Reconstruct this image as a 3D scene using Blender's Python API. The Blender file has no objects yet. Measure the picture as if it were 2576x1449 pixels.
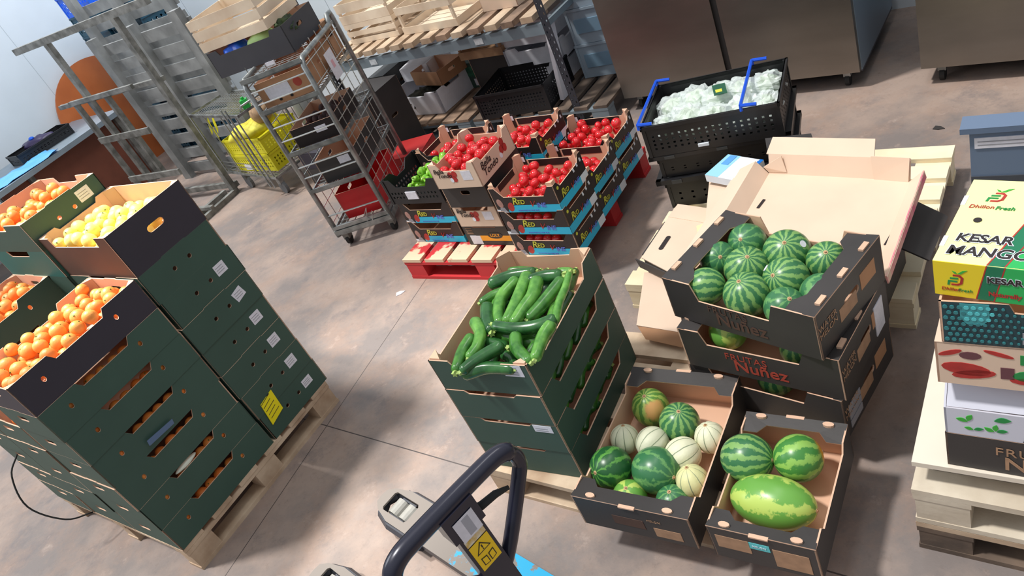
import bpy, math, random
from mathutils import Vector, Matrix
from mathutils.geometry import tessellate_polygon
from math import radians as rad, sin, cos, pi
random.seed(7)
COL = bpy.context.scene.collection

# ---------------------------------------------------------------- materials
def lin(c):
    return tuple((x/12.92 if x <= .04045 else ((x+.055)/1.055)**2.4) for x in (v/255 for v in c))
MATS = {}
def nt(m):
    m.use_nodes = True
    n = m.node_tree.nodes; l = m.node_tree.links
    return n, l, n['Principled BSDF']
def mat(name, rgb, rough=.6, metal=0, var=.0, scale=8, rgb2=None, bump=0, bscale=60, spec=None, coat=0, stretch=None, alpha=None, emit=0):
    if name in MATS: return MATS[name]
    m = bpy.data.materials.new(name); n, l, b = nt(m)
    b.inputs['Roughness'].default_value = rough; b.inputs['Metallic'].default_value = metal
    if spec is not None: b.inputs['Specular IOR Level'].default_value = spec
    if coat: b.inputs['Coat Weight'].default_value = coat; b.inputs['Coat Roughness'].default_value = .15
    c = lin(rgb)
    tc = n.new('ShaderNodeTexCoord'); src = tc.outputs['Object']
    if stretch:
        mp = n.new('ShaderNodeMapping'); mp.inputs['Scale'].default_value = stretch
        l.new(src, mp.inputs['Vector']); src = mp.outputs['Vector']
    if rgb2 is None: c2 = tuple(max(0, x*(1-var)) for x in c); c1 = tuple(min(1, x*(1+var)) for x in c)
    else: c1 = c; c2 = lin(rgb2)
    if var or rgb2:
        t = n.new('ShaderNodeTexNoise'); t.inputs['Scale'].default_value = scale; t.inputs['Detail'].default_value = 5
        r = n.new('ShaderNodeValToRGB'); r.color_ramp.elements[0].position = .35; r.color_ramp.elements[1].position = .65
        r.color_ramp.elements[0].color = (*c2, 1); r.color_ramp.elements[1].color = (*c1, 1)
        l.new(src, t.inputs['Vector']); l.new(t.outputs['Fac'], r.inputs['Fac']); l.new(r.outputs['Color'], b.inputs['Base Color'])
    else: b.inputs['Base Color'].default_value = (*c, 1)
    if bump:
        t2 = n.new('ShaderNodeTexNoise'); t2.inputs['Scale'].default_value = bscale; t2.inputs['Detail'].default_value = 4
        bp = n.new('ShaderNodeBump'); bp.inputs['Strength'].default_value = bump; bp.inputs['Distance'].default_value = .004
        l.new(src, t2.inputs['Vector']); l.new(t2.outputs['Fac'], bp.inputs['Height']); l.new(bp.outputs['Normal'], b.inputs['Normal'])
    if alpha is not None: b.inputs['Alpha'].default_value = alpha
    MATS[name] = m; return m

kraft = mat('kraft_card', (214,176,150), .8, var=.06, scale=5, bump=.1)
kraft_in = mat('kraft_inner', (222,180,152), .85, var=.05, scale=4)
kraft_pale = mat('kraft_pale', (222,196,174), .85, var=.04, scale=4)
kraft_brown = mat('kraft_brown', (176,132,98), .85, var=.1, scale=6)
green_card = mat('green_card', (54,82,72), .6, var=.08, scale=3, bump=.08)
teal_card = mat('teal_card', (38,98,92), .6, var=.06, scale=3)
navy_card = mat('navy_card', (50,46,58), .6, var=.07, scale=3)
brown_card = mat('brown_card', (84,60,50), .65, var=.1, scale=4)
black_card = mat('black_card', (56,53,53), .5, var=.1, scale=5, bump=.08)
print_black = mat('printed_black', (40,32,32), .45)
label_w = mat('label_white', (222,222,232), .5, var=.05, scale=60)
label_y = mat('label_yellow', (240,226,10), .5)
ink = mat('black_ink', (40,36,40), .6)
grey_ink = mat('grey_ink', (150,150,158), .6)
wood_new = mat('pine_new', (242,230,200), .75, rgb2=(224,206,170), scale=3, stretch=(1,1,6), bump=.15)
wood_pale = mat('pallet_bleached', (222,212,194), .8, rgb2=(190,176,156), scale=5, bump=.2)
wood_pal = mat('pallet_pine', (212,190,164), .8, rgb2=(166,138,112), scale=5, bump=.2)
wood_old = mat('pallet_old', (176,146,122), .85, rgb2=(112,92,78), scale=6, bump=.25)
wood_dark = mat('pallet_dark', (120,102,88), .9, rgb2=(74,64,58), scale=6, bump=.25)
wood_crate = mat('crate_poplar', (238,220,196), .75, rgb2=(214,190,164), scale=4, bump=.1)
black_pl = mat('black_plastic', (30,30,33), .4, var=.15, scale=10)
grey_pl = mat('dark_grey_plastic', (56,58,60), .5, var=.1, scale=6)
blue_pl = mat('blue_plastic', (20,84,214), .35)
blue_crate = mat('blue_crate_plastic', (16,96,226), .4, var=.1)
teal_crate = mat('teal_crate_plastic', (26,74,96), .5, var=.2)
yellow_pl = mat('yellow_plastic', (222,214,40), .4, var=.06, scale=6)
galv = mat('galvanised', (176,180,180), .42, .75, rgb2=(128,132,132), scale=14)
galv_d = mat('galvanised_dull', (150,150,146), .55, .45, rgb2=(104,104,100), scale=12)
chrome = mat('zinc_wire', (190,192,190), .3, .85)
steel_blue = mat('racking_beam_paint', (118,130,138), .5, var=.08)
dark_steel = mat('dark_steel', (62,64,72), .45, .3)
rubber = mat('rubber', (34,34,34), .7)
grey_rubber = mat('grey_rubber', (110,112,114), .7)
styro = mat('white_foam', (232,232,240), .8, var=.03, scale=20, bump=.1, bscale=120)
red_pl = mat('red_plastic', (196,30,36), .4, var=.08)
cyan_ink = mat('cyan_ink', (38,186,226), .45)
white_ink = mat('white_ink', (226,234,244), .5)
yg_ink = mat('yellow_green_ink', (206,206,70), .5)
violet_ink = mat('violet_ink', (104,120,216), .5)
red_ink = mat('red_ink', (176,48,44), .5, var=.15, scale=30)
skin_ink = mat('portrait_tone_ink', (176,134,124), .5, var=.15, scale=30)
orange_ink = mat('orange_ink', (240,160,40), .5)
rust_ink = mat('rust_ink', (168,66,52), .6)
kraft_ink = mat('kraft_print', (168,132,104), .7, var=.1, scale=30)
green_ink = mat('green_ink', (30,140,70), .5)
bright_green_ink = mat('bright_green_ink', (60,170,60), .5)
yellow_box = mat('pale_yellow_print', (251,247,172), .45)
gold_box = mat('gold_print', (232,208,40), .45)
green_box = mat('green_print', (20,116,80), .45)
lime_box = mat('lime_print', (40,176,90), .45)
grey_white = mat('pale_grey_card', (206,208,222), .6)
dot_ink = mat('aqua_ink', (92,200,206), .5)
dk_teal = mat('dark_teal_card', (32,64,72), .5)
clear_tape = mat('clear_tape', (235,225,215), .2, alpha=.35)

def melon_mat(name, base, light, n, thr, noise, patch=None):
    m = bpy.data.materials.new(name); nn, l, b = nt(m)
    b.inputs['Roughness'].default_value = .32
    tc = nn.new('ShaderNodeTexCoord'); sp = nn.new('ShaderNodeSeparateXYZ'); l.new(tc.outputs['Object'], sp.inputs[0])
    at = nn.new('ShaderNodeMath'); at.operation = 'ARCTAN2'; l.new(sp.outputs['Y'], at.inputs[0]); l.new(sp.outputs['X'], at.inputs[1])
    no = nn.new('ShaderNodeTexNoise'); no.inputs['Scale'].default_value = 30; no.inputs['Detail'].default_value = 6; no.inputs['Roughness'].default_value = .65
    l.new(tc.outputs['Object'], no.inputs['Vector'])
    m1 = nn.new('ShaderNodeMath'); m1.operation = 'MULTIPLY'; m1.inputs[1].default_value = n; l.new(at.outputs[0], m1.inputs[0])
    m2 = nn.new('ShaderNodeMath'); m2.operation = 'MULTIPLY_ADD'; m2.inputs[1].default_value = noise; l.new(no.outputs['Fac'], m2.inputs[0]); l.new(m1.outputs[0], m2.inputs[2])
    s = nn.new('ShaderNodeMath'); s.operation = 'SINE'; l.new(m2.outputs[0], s.inputs[0])
    no2 = nn.new('ShaderNodeTexNoise'); no2.inputs['Scale'].default_value = 45; no2.inputs['Detail'].default_value = 4; l.new(tc.outputs['Object'], no2.inputs['Vector'])
    ad = nn.new('ShaderNodeMath'); ad.operation = 'MULTIPLY_ADD'; ad.inputs[1].default_value = 1.6; l.new(no2.outputs['Fac'], ad.inputs[0]); l.new(s.outputs[0], ad.inputs[2])
    r = nn.new('ShaderNodeValToRGB'); e = r.color_ramp.elements
    e[0].position = thr; e[0].color = (*lin(base), 1); e[1].position = thr+.2; e[1].color = (*lin(light), 1)
    mr = nn.new('ShaderNodeMath'); mr.operation = 'MULTIPLY_ADD'; mr.inputs[1].default_value = .38; mr.inputs[2].default_value = .3; l.new(ad.outputs[0], mr.inputs[0])
    l.new(mr.outputs[0], r.inputs['Fac'])
    out = r.outputs['Color']
    if patch:
        vm = nn.new('ShaderNodeVectorMath'); vm.operation = 'DISTANCE'; vm.inputs[1].default_value = patch[0]; l.new(tc.outputs['Object'], vm.inputs[0])
        pa = nn.new('ShaderNodeMath'); pa.operation = 'MULTIPLY_ADD'; pa.inputs[1].default_value = .04; l.new(no.outputs['Fac'], pa.inputs[0]); l.new(vm.outputs['Value'], pa.inputs[2])
        rr = nn.new('ShaderNodeValToRGB'); rr.color_ramp.elements[0].position = patch[1]; rr.color_ramp.elements[0].color = (1,1,1,1)
        rr.color_ramp.elements[1].position = patch[1]+.012; rr.color_ramp.elements[1].color = (0,0,0,1); l.new(pa.outputs[0], rr.inputs['Fac'])
        mx = nn.new('ShaderNodeMix'); mx.data_type = 'RGBA'; l.new(rr.outputs['Color'], mx.inputs['Factor']); l.new(out, mx.inputs['A']); mx.inputs['B'].default_value = (*lin(patch[2]), 1)
        out = mx.outputs['Result']
    l.new(out, b.inputs['Base Color']); return m
WM_A = melon_mat('watermelon_striped', (56,114,72), (126,170,98), 13, .56, 9)
WM_B = melon_mat('watermelon_dark', (56,114,74), (100,154,92), 9, .72, 10)
WM_C = melon_mat('watermelon_bright', (104,162,70), (180,204,100), 4, .62, 7)
WM_D = melon_mat('watermelon_deep', (34,88,46), (88,150,66), 9, .74, 9)
WM_P = melon_mat('watermelon_blemished', (92,140,62), (160,188,92), 11, .55, 8, ((.035,-.03,.035), .05, (206,156,96)))
WM_Y = melon_mat('watermelon_yellow_spot', (66,130,60), (136,182,86), 9, .6, 8, ((0,0,.07), .052, (214,160,60)))
CANT = melon_mat('ribbed_melon', (222,224,196), (222,224,196), 1, .5, 1)
def cant_mat(name, base):
    m = bpy.data.materials.new(name); nn, l, b = nt(m); b.inputs['Roughness'].default_value = .55
    tc = nn.new('ShaderNodeTexCoord'); sp = nn.new('ShaderNodeSeparateXYZ'); l.new(tc.outputs['Object'], sp.inputs[0])
    at = nn.new('ShaderNodeMath'); at.operation = 'ARCTAN2'; l.new(sp.outputs['Y'], at.inputs[0]); l.new(sp.outputs['X'], at.inputs[1])
    m1 = nn.new('ShaderNodeMath'); m1.operation = 'MULTIPLY'; m1.inputs[1].default_value = 4.5; l.new(at.outputs[0], m1.inputs[0])
    no = nn.new('ShaderNodeTexNoise'); no.inputs['Scale'].default_value = 40; l.new(tc.outputs['Object'], no.inputs['Vector'])
    m2 = nn.new('ShaderNodeMath'); m2.operation = 'MULTIPLY_ADD'; m2.inputs[1].default_value = .35; l.new(no.outputs['Fac'], m2.inputs[0]); l.new(m1.outputs[0], m2.inputs[2])
    s = nn.new('ShaderNodeMath'); s.operation = 'SINE'; l.new(m2.outputs[0], s.inputs[0])
    a = nn.new('ShaderNodeMath'); a.operation = 'ABSOLUTE'; l.new(s.outputs[0], a.inputs[0])
    r = nn.new('ShaderNodeValToRGB'); e = r.color_ramp.elements
    e[0].position = .06; e[0].color = (*lin((128,140,112)), 1); e[1].position = .2; e[1].color = (*lin(base), 1)
    l.new(a.outputs[0], r.inputs['Fac']); l.new(r.outputs['Color'], b.inputs['Base Color'])
    bp = nn.new('ShaderNodeBump'); bp.inputs['Strength'].default_value = .25; bp.inputs['Distance'].default_value = .003
    n3 = nn.new('ShaderNodeTexNoise'); n3.inputs['Scale'].default_value = 130; l.new(tc.outputs['Object'], n3.inputs['Vector']); l.new(n3.outputs['Fac'], bp.inputs['Height']); l.new(bp.outputs['Normal'], b.inputs['Normal'])
    return m
CA_A = cant_mat('ribbed_melon_cream', (222,222,192)); CA_B = cant_mat('ribbed_melon_grey', (206,208,182)); CA_C = cant_mat('ribbed_melon_yellow', (214,212,156))
orange_m = mat('orange_peel', (252,172,88), .42, rgb2=(244,152,68), scale=20, bump=.2, bscale=260)
orange_h = mat('orange_shade', (244,142,62), .45, var=.06, scale=20, bump=.2, bscale=260)
lemon_m = mat('yellow_citrus_peel', (253,234,136), .4, rgb2=(250,222,108), scale=18, bump=.2, bscale=200)
tomato_m = mat('tomato_skin', (222,40,46), .16, rgb2=(206,30,38), scale=14, coat=.4)
calyx_m = mat('calyx_green', (96,120,50), .6)
scar_m = mat('stalk_scar', (196,170,128), .7)
zuc_m = mat('courgette_skin', (82,144,56), .24, rgb2=(44,98,38), scale=26, coat=.3)
zuc_d = mat('courgette_skin_dark', (52,106,52), .22, rgb2=(30,76,38), scale=26, coat=.3)
zuc_l = mat('courgette_skin_light', (112,172,74), .24, rgb2=(68,130,50), scale=26, coat=.3)
zuc_s = mat('courgette_stem', (170,196,110), .6)
pepper_m = mat('green_pepper_skin', (146,200,52), .25, rgb2=(104,178,40), scale=14, coat=.3)

# floor: worn concrete
def floor_mat():
    m = bpy.data.materials.new('worn_concrete'); n, l, b = nt(m); b.inputs['Roughness'].default_value = .6
    tc = n.new('ShaderNodeTexCoord')
    def noise(s, d, r=.6):
        t = n.new('ShaderNodeTexNoise'); t.inputs['Scale'].default_value = s; t.inputs['Detail'].default_value = d; t.inputs['Roughness'].default_value = r
        l.new(tc.outputs['Object'], t.inputs['Vector']); return t.outputs['Fac']
    def ramp(src, p0, c0, p1, c1):
        r = n.new('ShaderNodeValToRGB'); r.color_ramp.elements[0].position = p0; r.color_ramp.elements[0].color = (*c0, 1)
        r.color_ramp.elements[1].position = p1; r.color_ramp.elements[1].color = (*c1, 1); l.new(src, r.inputs['Fac']); return r.outputs['Color']
    def mix(f, a, bb, mode='MIX'):
        x = n.new('ShaderNodeMix'); x.data_type = 'RGBA'; x.blend_type = mode; l.new(f, x.inputs['Factor']) if not isinstance(f, float) else setattr(x.inputs['Factor'], 'default_value', f)
        for s, k in ((a, 'A'), (bb, 'B')):
            if isinstance(s, tuple): x.inputs[k].default_value = (*s, 1)
            else: l.new(s, x.inputs[k])
        return x.outputs['Result']
    c = ramp(noise(1.3, 9, .65), .42, lin((124,115,112)), .6, lin((160,141,130)))
    c = mix(ramp(noise(3.5, 8, .7), .48, (0,0,0), .7, (.8,.8,.8)), c, lin((154,128,113)))
    c = mix(ramp(noise(2.2, 10, .78), .54, (0,0,0), .68, (.75,.75,.75)), c, lin((108,102,104)))
    c = mix(ramp(noise(7, 9, .75), .58, (0,0,0), .72, (.55,.55,.55)), c, lin((178,166,159)))
    c = mix(ramp(noise(16, 8, .75), .56, (0,0,0), .72, (.45,.45,.45)), c, lin((104,90,84)))
    c = mix(ramp(noise(60, 3), .62, (0,0,0), .7, (.35,.35,.35)), c, lin((120,108,104)))
    sp = n.new('ShaderNodeSeparateXYZ'); l.new(tc.outputs['Object'], sp.inputs[0])
    def line(a, px, py, half, cond=None):
        nx, ny = -sin(rad(a)), cos(rad(a)); d = nx*px+ny*py
        m1 = n.new('ShaderNodeMath'); m1.operation = 'MULTIPLY_ADD'; m1.inputs[1].default_value = nx; m1.inputs[2].default_value = -d; l.new(sp.outputs['X'], m1.inputs[0])
        m2 = n.new('ShaderNodeMath'); m2.operation = 'MULTIPLY_ADD'; m2.inputs[1].default_value = ny; l.new(sp.outputs['Y'], m2.inputs[0]); l.new(m1.outputs[0], m2.inputs[2])
        ab = n.new('ShaderNodeMath'); ab.operation = 'ABSOLUTE'; l.new(m2.outputs[0], ab.inputs[0])
        lt = n.new('ShaderNodeMath'); lt.operation = 'LESS_THAN'; lt.inputs[1].default_value = half; l.new(ab.outputs[0], lt.inputs[0]); return lt.outputs[0]
    for ln in (line(51.5, -.446, 3.934, .0022), line(-48.2, -1.117, 3.025, .0028)):
        c = mix(ln, c, lin((70,62,60)))
    l.new(c, b.inputs['Base Color'])
    bp = n.new('ShaderNodeBump'); bp.inputs['Strength'].default_value = .35; bp.inputs['Distance'].default_value = .006
    l.new(noise(14, 9, .7), bp.inputs['Height']); l.new(bp.outputs['Normal'], b.inputs['Normal'])
    rr = n.new('ShaderNodeMapRange'); rr.inputs['To Min'].default_value = .45; rr.inputs['To Max'].default_value = .75; l.new(noise(4, 5), rr.inputs['Value']); l.new(rr.outputs[0], b.inputs['Roughness'])
    return m
def red_pallet_mat(k, worn):
    m = bpy.data.materials.new('red_paint_worn' if worn else 'red_paint'); n, l, b = nt(m); b.inputs['Roughness'].default_value = .6
    tc = n.new('ShaderNodeTexCoord'); t = n.new('ShaderNodeTexNoise'); t.inputs['Scale'].default_value = k; t.inputs['Detail'].default_value = 7; l.new(tc.outputs['Object'], t.inputs['Vector'])
    sp = n.new('ShaderNodeSeparateXYZ'); l.new(tc.outputs['Object'], sp.inputs[0])
    ma = n.new('ShaderNodeMath'); ma.operation = 'MULTIPLY_ADD'; ma.inputs[1].default_value = -.9 if worn else 0; l.new(sp.outputs['Y'], ma.inputs[0]); l.new(t.outputs['Fac'], ma.inputs[2])
    r = n.new('ShaderNodeValToRGB'); r.color_ramp.elements[0].position = .36 if worn else .68; r.color_ramp.elements[0].color = (*lin((196,44,50)), 1)
    r.color_ramp.elements[1].position = .41 if worn else .8; r.color_ramp.elements[1].color = (*lin((222,196,166)), 1)
    l.new(ma.outputs[0], r.inputs['Fac']); l.new(r.outputs['Color'], b.inputs['Base Color']); return m
red_plank = red_pallet_mat(7, True); red_paint = red_pallet_mat(4, False)
def paint_wear(name, paint, metal, k, p):
    m = bpy.data.materials.new(name); n, l, b = nt(m); b.inputs['Roughness'].default_value = .5
    tc = n.new('ShaderNodeTexCoord'); t = n.new('ShaderNodeTexNoise'); t.inputs['Scale'].default_value = k; t.inputs['Detail'].default_value = 9; t.inputs['Roughness'].default_value = .7; l.new(tc.outputs['Object'], t.inputs['Vector'])
    sp = n.new('ShaderNodeSeparateXYZ'); l.new(tc.outputs['Object'], sp.inputs[0])
    ma = n.new('ShaderNodeMath'); ma.operation = 'MULTIPLY_ADD'; ma.inputs[1].default_value = .55; l.new(sp.outputs['X'], ma.inputs[0]); l.new(t.outputs['Fac'], ma.inputs[2])
    r = n.new('ShaderNodeValToRGB'); r.color_ramp.elements[0].position = p; r.color_ramp.elements[0].color = (*lin(metal), 1)
    r.color_ramp.elements[1].position = p+.03; r.color_ramp.elements[1].color = (*lin(paint), 1); l.new(ma.outputs[0], r.inputs['Fac']); l.new(r.outputs['Color'], b.inputs['Base Color']); return m
fork_m = paint_wear('fork_worn_blue', (26,160,206), (126,117,110), 16, .86)
def stainless():
    m = bpy.data.materials.new('brushed_stainless'); n, l, b = nt(m)
    tc = n.new('ShaderNodeTexCoord'); mp = n.new('ShaderNodeMapping'); mp.inputs['Scale'].default_value = (1.2, 1.2, 4); l.new(tc.outputs['Object'], mp.inputs[0])
    t = n.new('ShaderNodeTexNoise'); t.inputs['Scale'].default_value = 1.6; t.inputs['Detail'].default_value = 6; l.new(mp.outputs[0], t.inputs['Vector'])
    r = n.new('ShaderNodeValToRGB'); r.color_ramp.elements[0].color = (*lin((120,116,110)), 1); r.color_ramp.elements[1].color = (*lin((160,154,146)), 1)
    l.new(t.outputs['Fac'], r.inputs[0]); l.new(r.outputs[0], b.inputs['Base Color']); b.inputs['Metallic'].default_value = .92; b.inputs['Roughness'].default_value = .36; return m
inox = stainless()
blue_side = mat('blue_grey_panel', (128,146,162), .4, .3)

# ---------------------------------------------------------------- mesh helpers
class MB:
    def __init__(s): s.v = []; s.f = []; s.m = []
    def quad(s, a, b, c, d, m=0):
        i = len(s.v); s.v += [a, b, c, d]; s.f.append((i, i+1, i+2, i+3)); s.m.append(m); return s
    def box(s, x0, x1, y0, y1, z0, z1, m=0, M=None):
        i = len(s.v); p = [(x0,y0,z0),(x1,y0,z0),(x1,y1,z0),(x0,y1,z0),(x0,y0,z1),(x1,y0,z1),(x1,y1,z1),(x0,y1,z1)]
        if M is not None: p = [tuple(M @ Vector(q)) for q in p]
        s.v += p
        for q in ((3,2,1,0),(4,5,6,7),(0,1,5,4),(1,2,6,5),(2,3,7,6),(3,0,4,7)): s.f.append(tuple(i+k for k in q)); s.m.append(m)
        return s
    def prism(s, poly, z0, z1, m=0, M=None):   # poly in xy
        i = len(s.v); n = len(poly); p = [(x,y,z0) for x,y in poly]+[(x,y,z1) for x,y in poly]
        if M is not None: p = [tuple(M @ Vector(q)) for q in p]
        s.v += p
        for t in tessellate_polygon([[Vector((x,y,0)) for x,y in poly]]):
            a, b, c = [Vector((*poly[k],0)) for k in t]
            if (b-a).cross(c-a).z < 0: t = (t[0],t[2],t[1])
            s.f.append(tuple(i+n+k for k in t)); s.m.append(m); s.f.append(tuple(i+k for k in reversed(t))); s.m.append(m)
        ar = sum(poly[k][0]*poly[(k+1)%n][1]-poly[(k+1)%n][0]*poly[k][1] for k in range(n))
        for k in range(n):
            a, b = k, (k+1) % n
            q = (i+a, i+b, i+n+b, i+n+a)
            s.f.append(q if ar > 0 else q[::-1]); s.m.append(m)
        return s
    def tube(s, pts, r, n=8, m=0, cap=True, closed=False):
        pts = [Vector(p) for p in pts]; i0 = len(s.v); N = len(pts); up = None
        for k, p in enumerate(pts):
            a = pts[k-1] if (k or closed) else p; b = pts[(k+1) % N] if (k < N-1 or closed) else p
            d = (b-a).normalized()
            if up is None:
                up = Vector((0,0,1)) if abs(d.z) < .9 else Vector((1,0,0))
            x = up - d*up.dot(d)
            if x.length < 1e-4: x = d.orthogonal()
            x.normalize(); y = d.cross(x); up = x
            rr = r[k] if isinstance(r, (list, tuple)) else r
            for j in range(n):
                t = 2*pi*(j+.5)/n; s.v.append(tuple(p + x*cos(t)*rr + y*sin(t)*rr))
        for k in range(N if closed else N-1):
            for j in range(n):
                a = i0+k*n+j; b = i0+k*n+(j+1)%n; c = i0+((k+1)%N)*n+(j+1)%n; d = i0+((k+1)%N)*n+j
                s.f.append((a,b,c,d)); s.m.append(m)
        if cap and not closed:
            s.f.append(tuple(i0+j for j in range(n))[::-1]); s.m.append(m); s.f.append(tuple(i0+(N-1)*n+j for j in range(n))); s.m.append(m)
        return s
    def cyl(s, a, b, r, n=16, m=0): return s.tube([a, b], r, n, m)
    def ball(s, c, rx, ry, rz, nu=16, nv=10, m=0):
        i = len(s.v)
        for a in range(nv+1):
            t = pi*a/nv
            for b in range(nu): s.v.append((c[0]+rx*sin(t)*cos(2*pi*b/nu), c[1]+ry*sin(t)*sin(2*pi*b/nu), c[2]+rz*cos(t)))
        for a in range(nv):
            for b in range(nu):
                s.f.append((i+a*nu+b, i+(a+1)*nu+b, i+(a+1)*nu+(b+1)%nu, i+a*nu+(b+1)%nu)); s.m.append(m)
        return s
    def mesh(s, name, mats, smooth=False):
        me = bpy.data.meshes.new(name); me.from_pydata([tuple(v) for v in s.v], [], s.f)
        for m in (mats if isinstance(mats, (list, tuple)) else [mats]): me.materials.append(m)
        for p, k in zip(me.polygons, s.m): p.material_index = k; p.use_smooth = smooth
        me.validate(); me.update(); return me
    def build(s, name, mats, parent=None, loc=(0,0,0), rot=(0,0,0), smooth=False):
        return link(name, s.mesh(name, mats, smooth), parent, loc, rot)
def link(name, me, parent=None, loc=(0,0,0), rot=(0,0,0), M=None):
    o = bpy.data.objects.new(name, me); COL.objects.link(o); o.parent = parent
    if M is not None: o.matrix_local = M
    else: o.location = loc; o.rotation_euler = rot
    return o
def tag(o, label, cat, group=None, kind=None):
    o['label'] = label; o['category'] = cat
    if group: o['group'] = group
    if kind: o['kind'] = kind
    return o
def thing(name, label, cat, loc=(0,0,0), yaw=0, group=None, rot=None):
    o = bpy.data.objects.new(name, None); COL.objects.link(o); o.location = loc; o.rotation_euler = rot or (0,0,rad(yaw)); o.empty_display_size = .1
    return tag(o, label, cat, group)
def struct(o): o['kind'] = 'structure'; return o
def dup(root, loc=None, yaw=None, label=None, group=None, rot=None, scale=None):
    r = root.copy(); COL.objects.link(r)
    if loc is not None: r.location = loc
    if yaw is not None: r.rotation_euler = (0,0,rad(yaw))
    if rot is not None: r.rotation_euler = rot
    if scale is not None: r.scale = scale if isinstance(scale, (tuple, list)) else (scale,)*3
    if label: r['label'] = label
    if group: r['group'] = group
    def rec(src, dst):
        for ch in list(src.children):
            c = ch.copy(); COL.objects.link(c); c.parent = dst; rec(ch, c)
    rec(root, r); return r
class F:                                     # a ground frame: origin and heading
    def __init__(s, x, y, a): s.x, s.y, s.a = x, y, a
    def __call__(s, u, v, z=0): t = rad(s.a); return (s.x+cos(t)*u-sin(t)*v, s.y+sin(t)*u+cos(t)*v, z)
def panel_mesh(name, outline, holes, t, mats, bend=0):
    loops = [outline]+list(holes); b = MB(); n = 0; flat = []
    for lp in loops: flat += lp
    for y in (0, t): b.v += [(x, y, z) for x, z in flat]
    N = len(flat)
    for tr in tessellate_polygon([[Vector((x, z, 0)) for x, z in lp] for lp in loops]):
        p = [Vector((*flat[k], 0)) for k in tr]
        if (p[1]-p[0]).cross(p[2]-p[0]).z < 0: tr = (tr[0], tr[2], tr[1])
        b.f.append(tuple(tr)); b.m.append(0); b.f.append(tuple(N+k for k in reversed(tr))); b.m.append(1)
    o = 0
    for lp in loops:
        k = len(lp)
        for j in range(k):
            a, c = o+j, o+(j+1) % k; b.f.append((a, a+N, c+N, c)); b.m.append(2)
        o += k
    return b.mesh(name, mats)
SIDE = {}
def side_M(side, L, W):
    X, Y, Z = Vector((1,0,0)), Vector((0,1,0)), Vector((0,0,1))
    d, i, o = {'front': (X, Y, (0,0,0)), 'left': (-Y, X, (0,W,0)), 'right': (Y, -X, (L,0,0)), 'back': (-X, -Y, (L,W,0))}[side]
    M = Matrix.Identity(4)
    for r in range(3): M[r][0] = d[r]; M[r][1] = i[r]; M[r][2] = Z[r]; M[r][3] = o[r]
    return M
def rect(w, h): return [(0,0),(w,0),(w,h),(0,h)]
def notch(w, h, a, b, d, ch=.015): return [(0,0),(w,0),(w,h),(b+ch,h),(b,h-d),(a,h-d),(a-ch,h),(0,h)]
def bumps(w, h, a, b, d): return [(0,0),(w,0),(w,h),(b,h),(b-.006,h+d),(a+.006,h+d),(a,h),(0,h)]
def circ(x, z, rx, rz=None, n=12, tilt=0):
    rz = rz or rx; return [(x+rx*cos(2*pi*k/n)*cos(tilt)-rz*sin(2*pi*k/n)*sin(tilt), z+rx*cos(2*pi*k/n)*sin(tilt)+rz*sin(2*pi*k/n)*cos(tilt)) for k in range(n)]
def slot(x, z, w, h, n=5):
    r = h/2; p = []
    for k in range(n+1): t = -pi/2+pi*k/n; p.append((x+w/2-r+r*cos(t), z+r*sin(t)))
    for k in range(n+1): t = pi/2+pi*k/n; p.append((x-w/2+r+r*cos(t), z+r*sin(t)))
    return p
def rh(x0, x1, z0, z1): return [(x0,z0),(x1,z0),(x1,z1),(x0,z1)]
def tray(root, L, W, sides, out, inn, edge, t=.005, names=None, base=True):
    """sides: dict side -> (outline, holes)"""
    for sd, (ol, ho) in sides.items():
        om = out.get(sd, out['all']) if isinstance(out, dict) else out
        nm = 'side_panel' if (sd in ('front','back')) == (L >= W) else 'end_panel'
        me = panel_mesh(nm, ol, ho, t, [om, inn, edge]); link(nm, me, root, M=side_M(sd, L, W))
    if base: MB().box(t, L-t, t, W-t, 0, t).build('base', inn, root)
def post(root, x, y, h, s, sx, sy, m, m2=None):        # folded triangular corner post
    P = [(x, y), (x+s*sx, y), (x, y+s*sy)]
    b = MB(); b.prism(P, 0, h); b.build('corner_post', m, root)
def on(root, side, L, W, x, z, w, h, m, name='label', off=.0012, poly=None, tilt=0):
    M = side_M(side, L, W); b = MB()
    P = poly or [(x,z),(x+w,z),(x+w,z+h),(x,z+h)]
    if tilt:
        cx, cz = x+w/2, z+h/2; P = [(cx+(a-cx)*cos(tilt)-(c-cz)*sin(tilt), cz+(a-cx)*sin(tilt)+(c-cz)*cos(tilt)) for a, c in P]
    i = 0; n = len(P); b.v = [(a, -off, c) for a, c in P]+[(a, .0002, c) for a, c in P]
    for tr in tessellate_polygon([[Vector((a,c,0)) for a,c in P]]):
        p = [Vector((*P[k],0)) for k in tr]
        if (p[1]-p[0]).cross(p[2]-p[0]).z < 0: tr = (tr[0],tr[2],tr[1])
        b.f.append(tuple(tr)); b.m.append(0)
    for k in range(n): b.f.append((k, k+n, (k+1)%n+n, (k+1)%n)); b.m.append(0)
    return link(name, b.mesh(name, m), root, M=M)
def text_mesh(body, size, m, bold=.0, shear=0, ext=.0004, align='CENTER', space=1):
    c = bpy.data.curves.new('lettering', 'FONT'); c.body = body; c.size = size; c.offset = bold; c.shear = shear; c.extrude = ext
    c.align_x = align; c.align_y = 'CENTER'; c.space_line = .9; c.space_character = space; c.resolution_u = 3
    o = bpy.data.objects.new('lettering_tmp', c); COL.objects.link(o)
    dg = bpy.context.evaluated_depsgraph_get(); dg.update()
    me = bpy.data.meshes.new_from_object(o.evaluated_get(dg)); bpy.data.objects.remove(o); bpy.data.curves.remove(c)
    me.materials.clear(); me.materials.append(m); me.name = 'lettering'; return me
TX = {}
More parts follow.
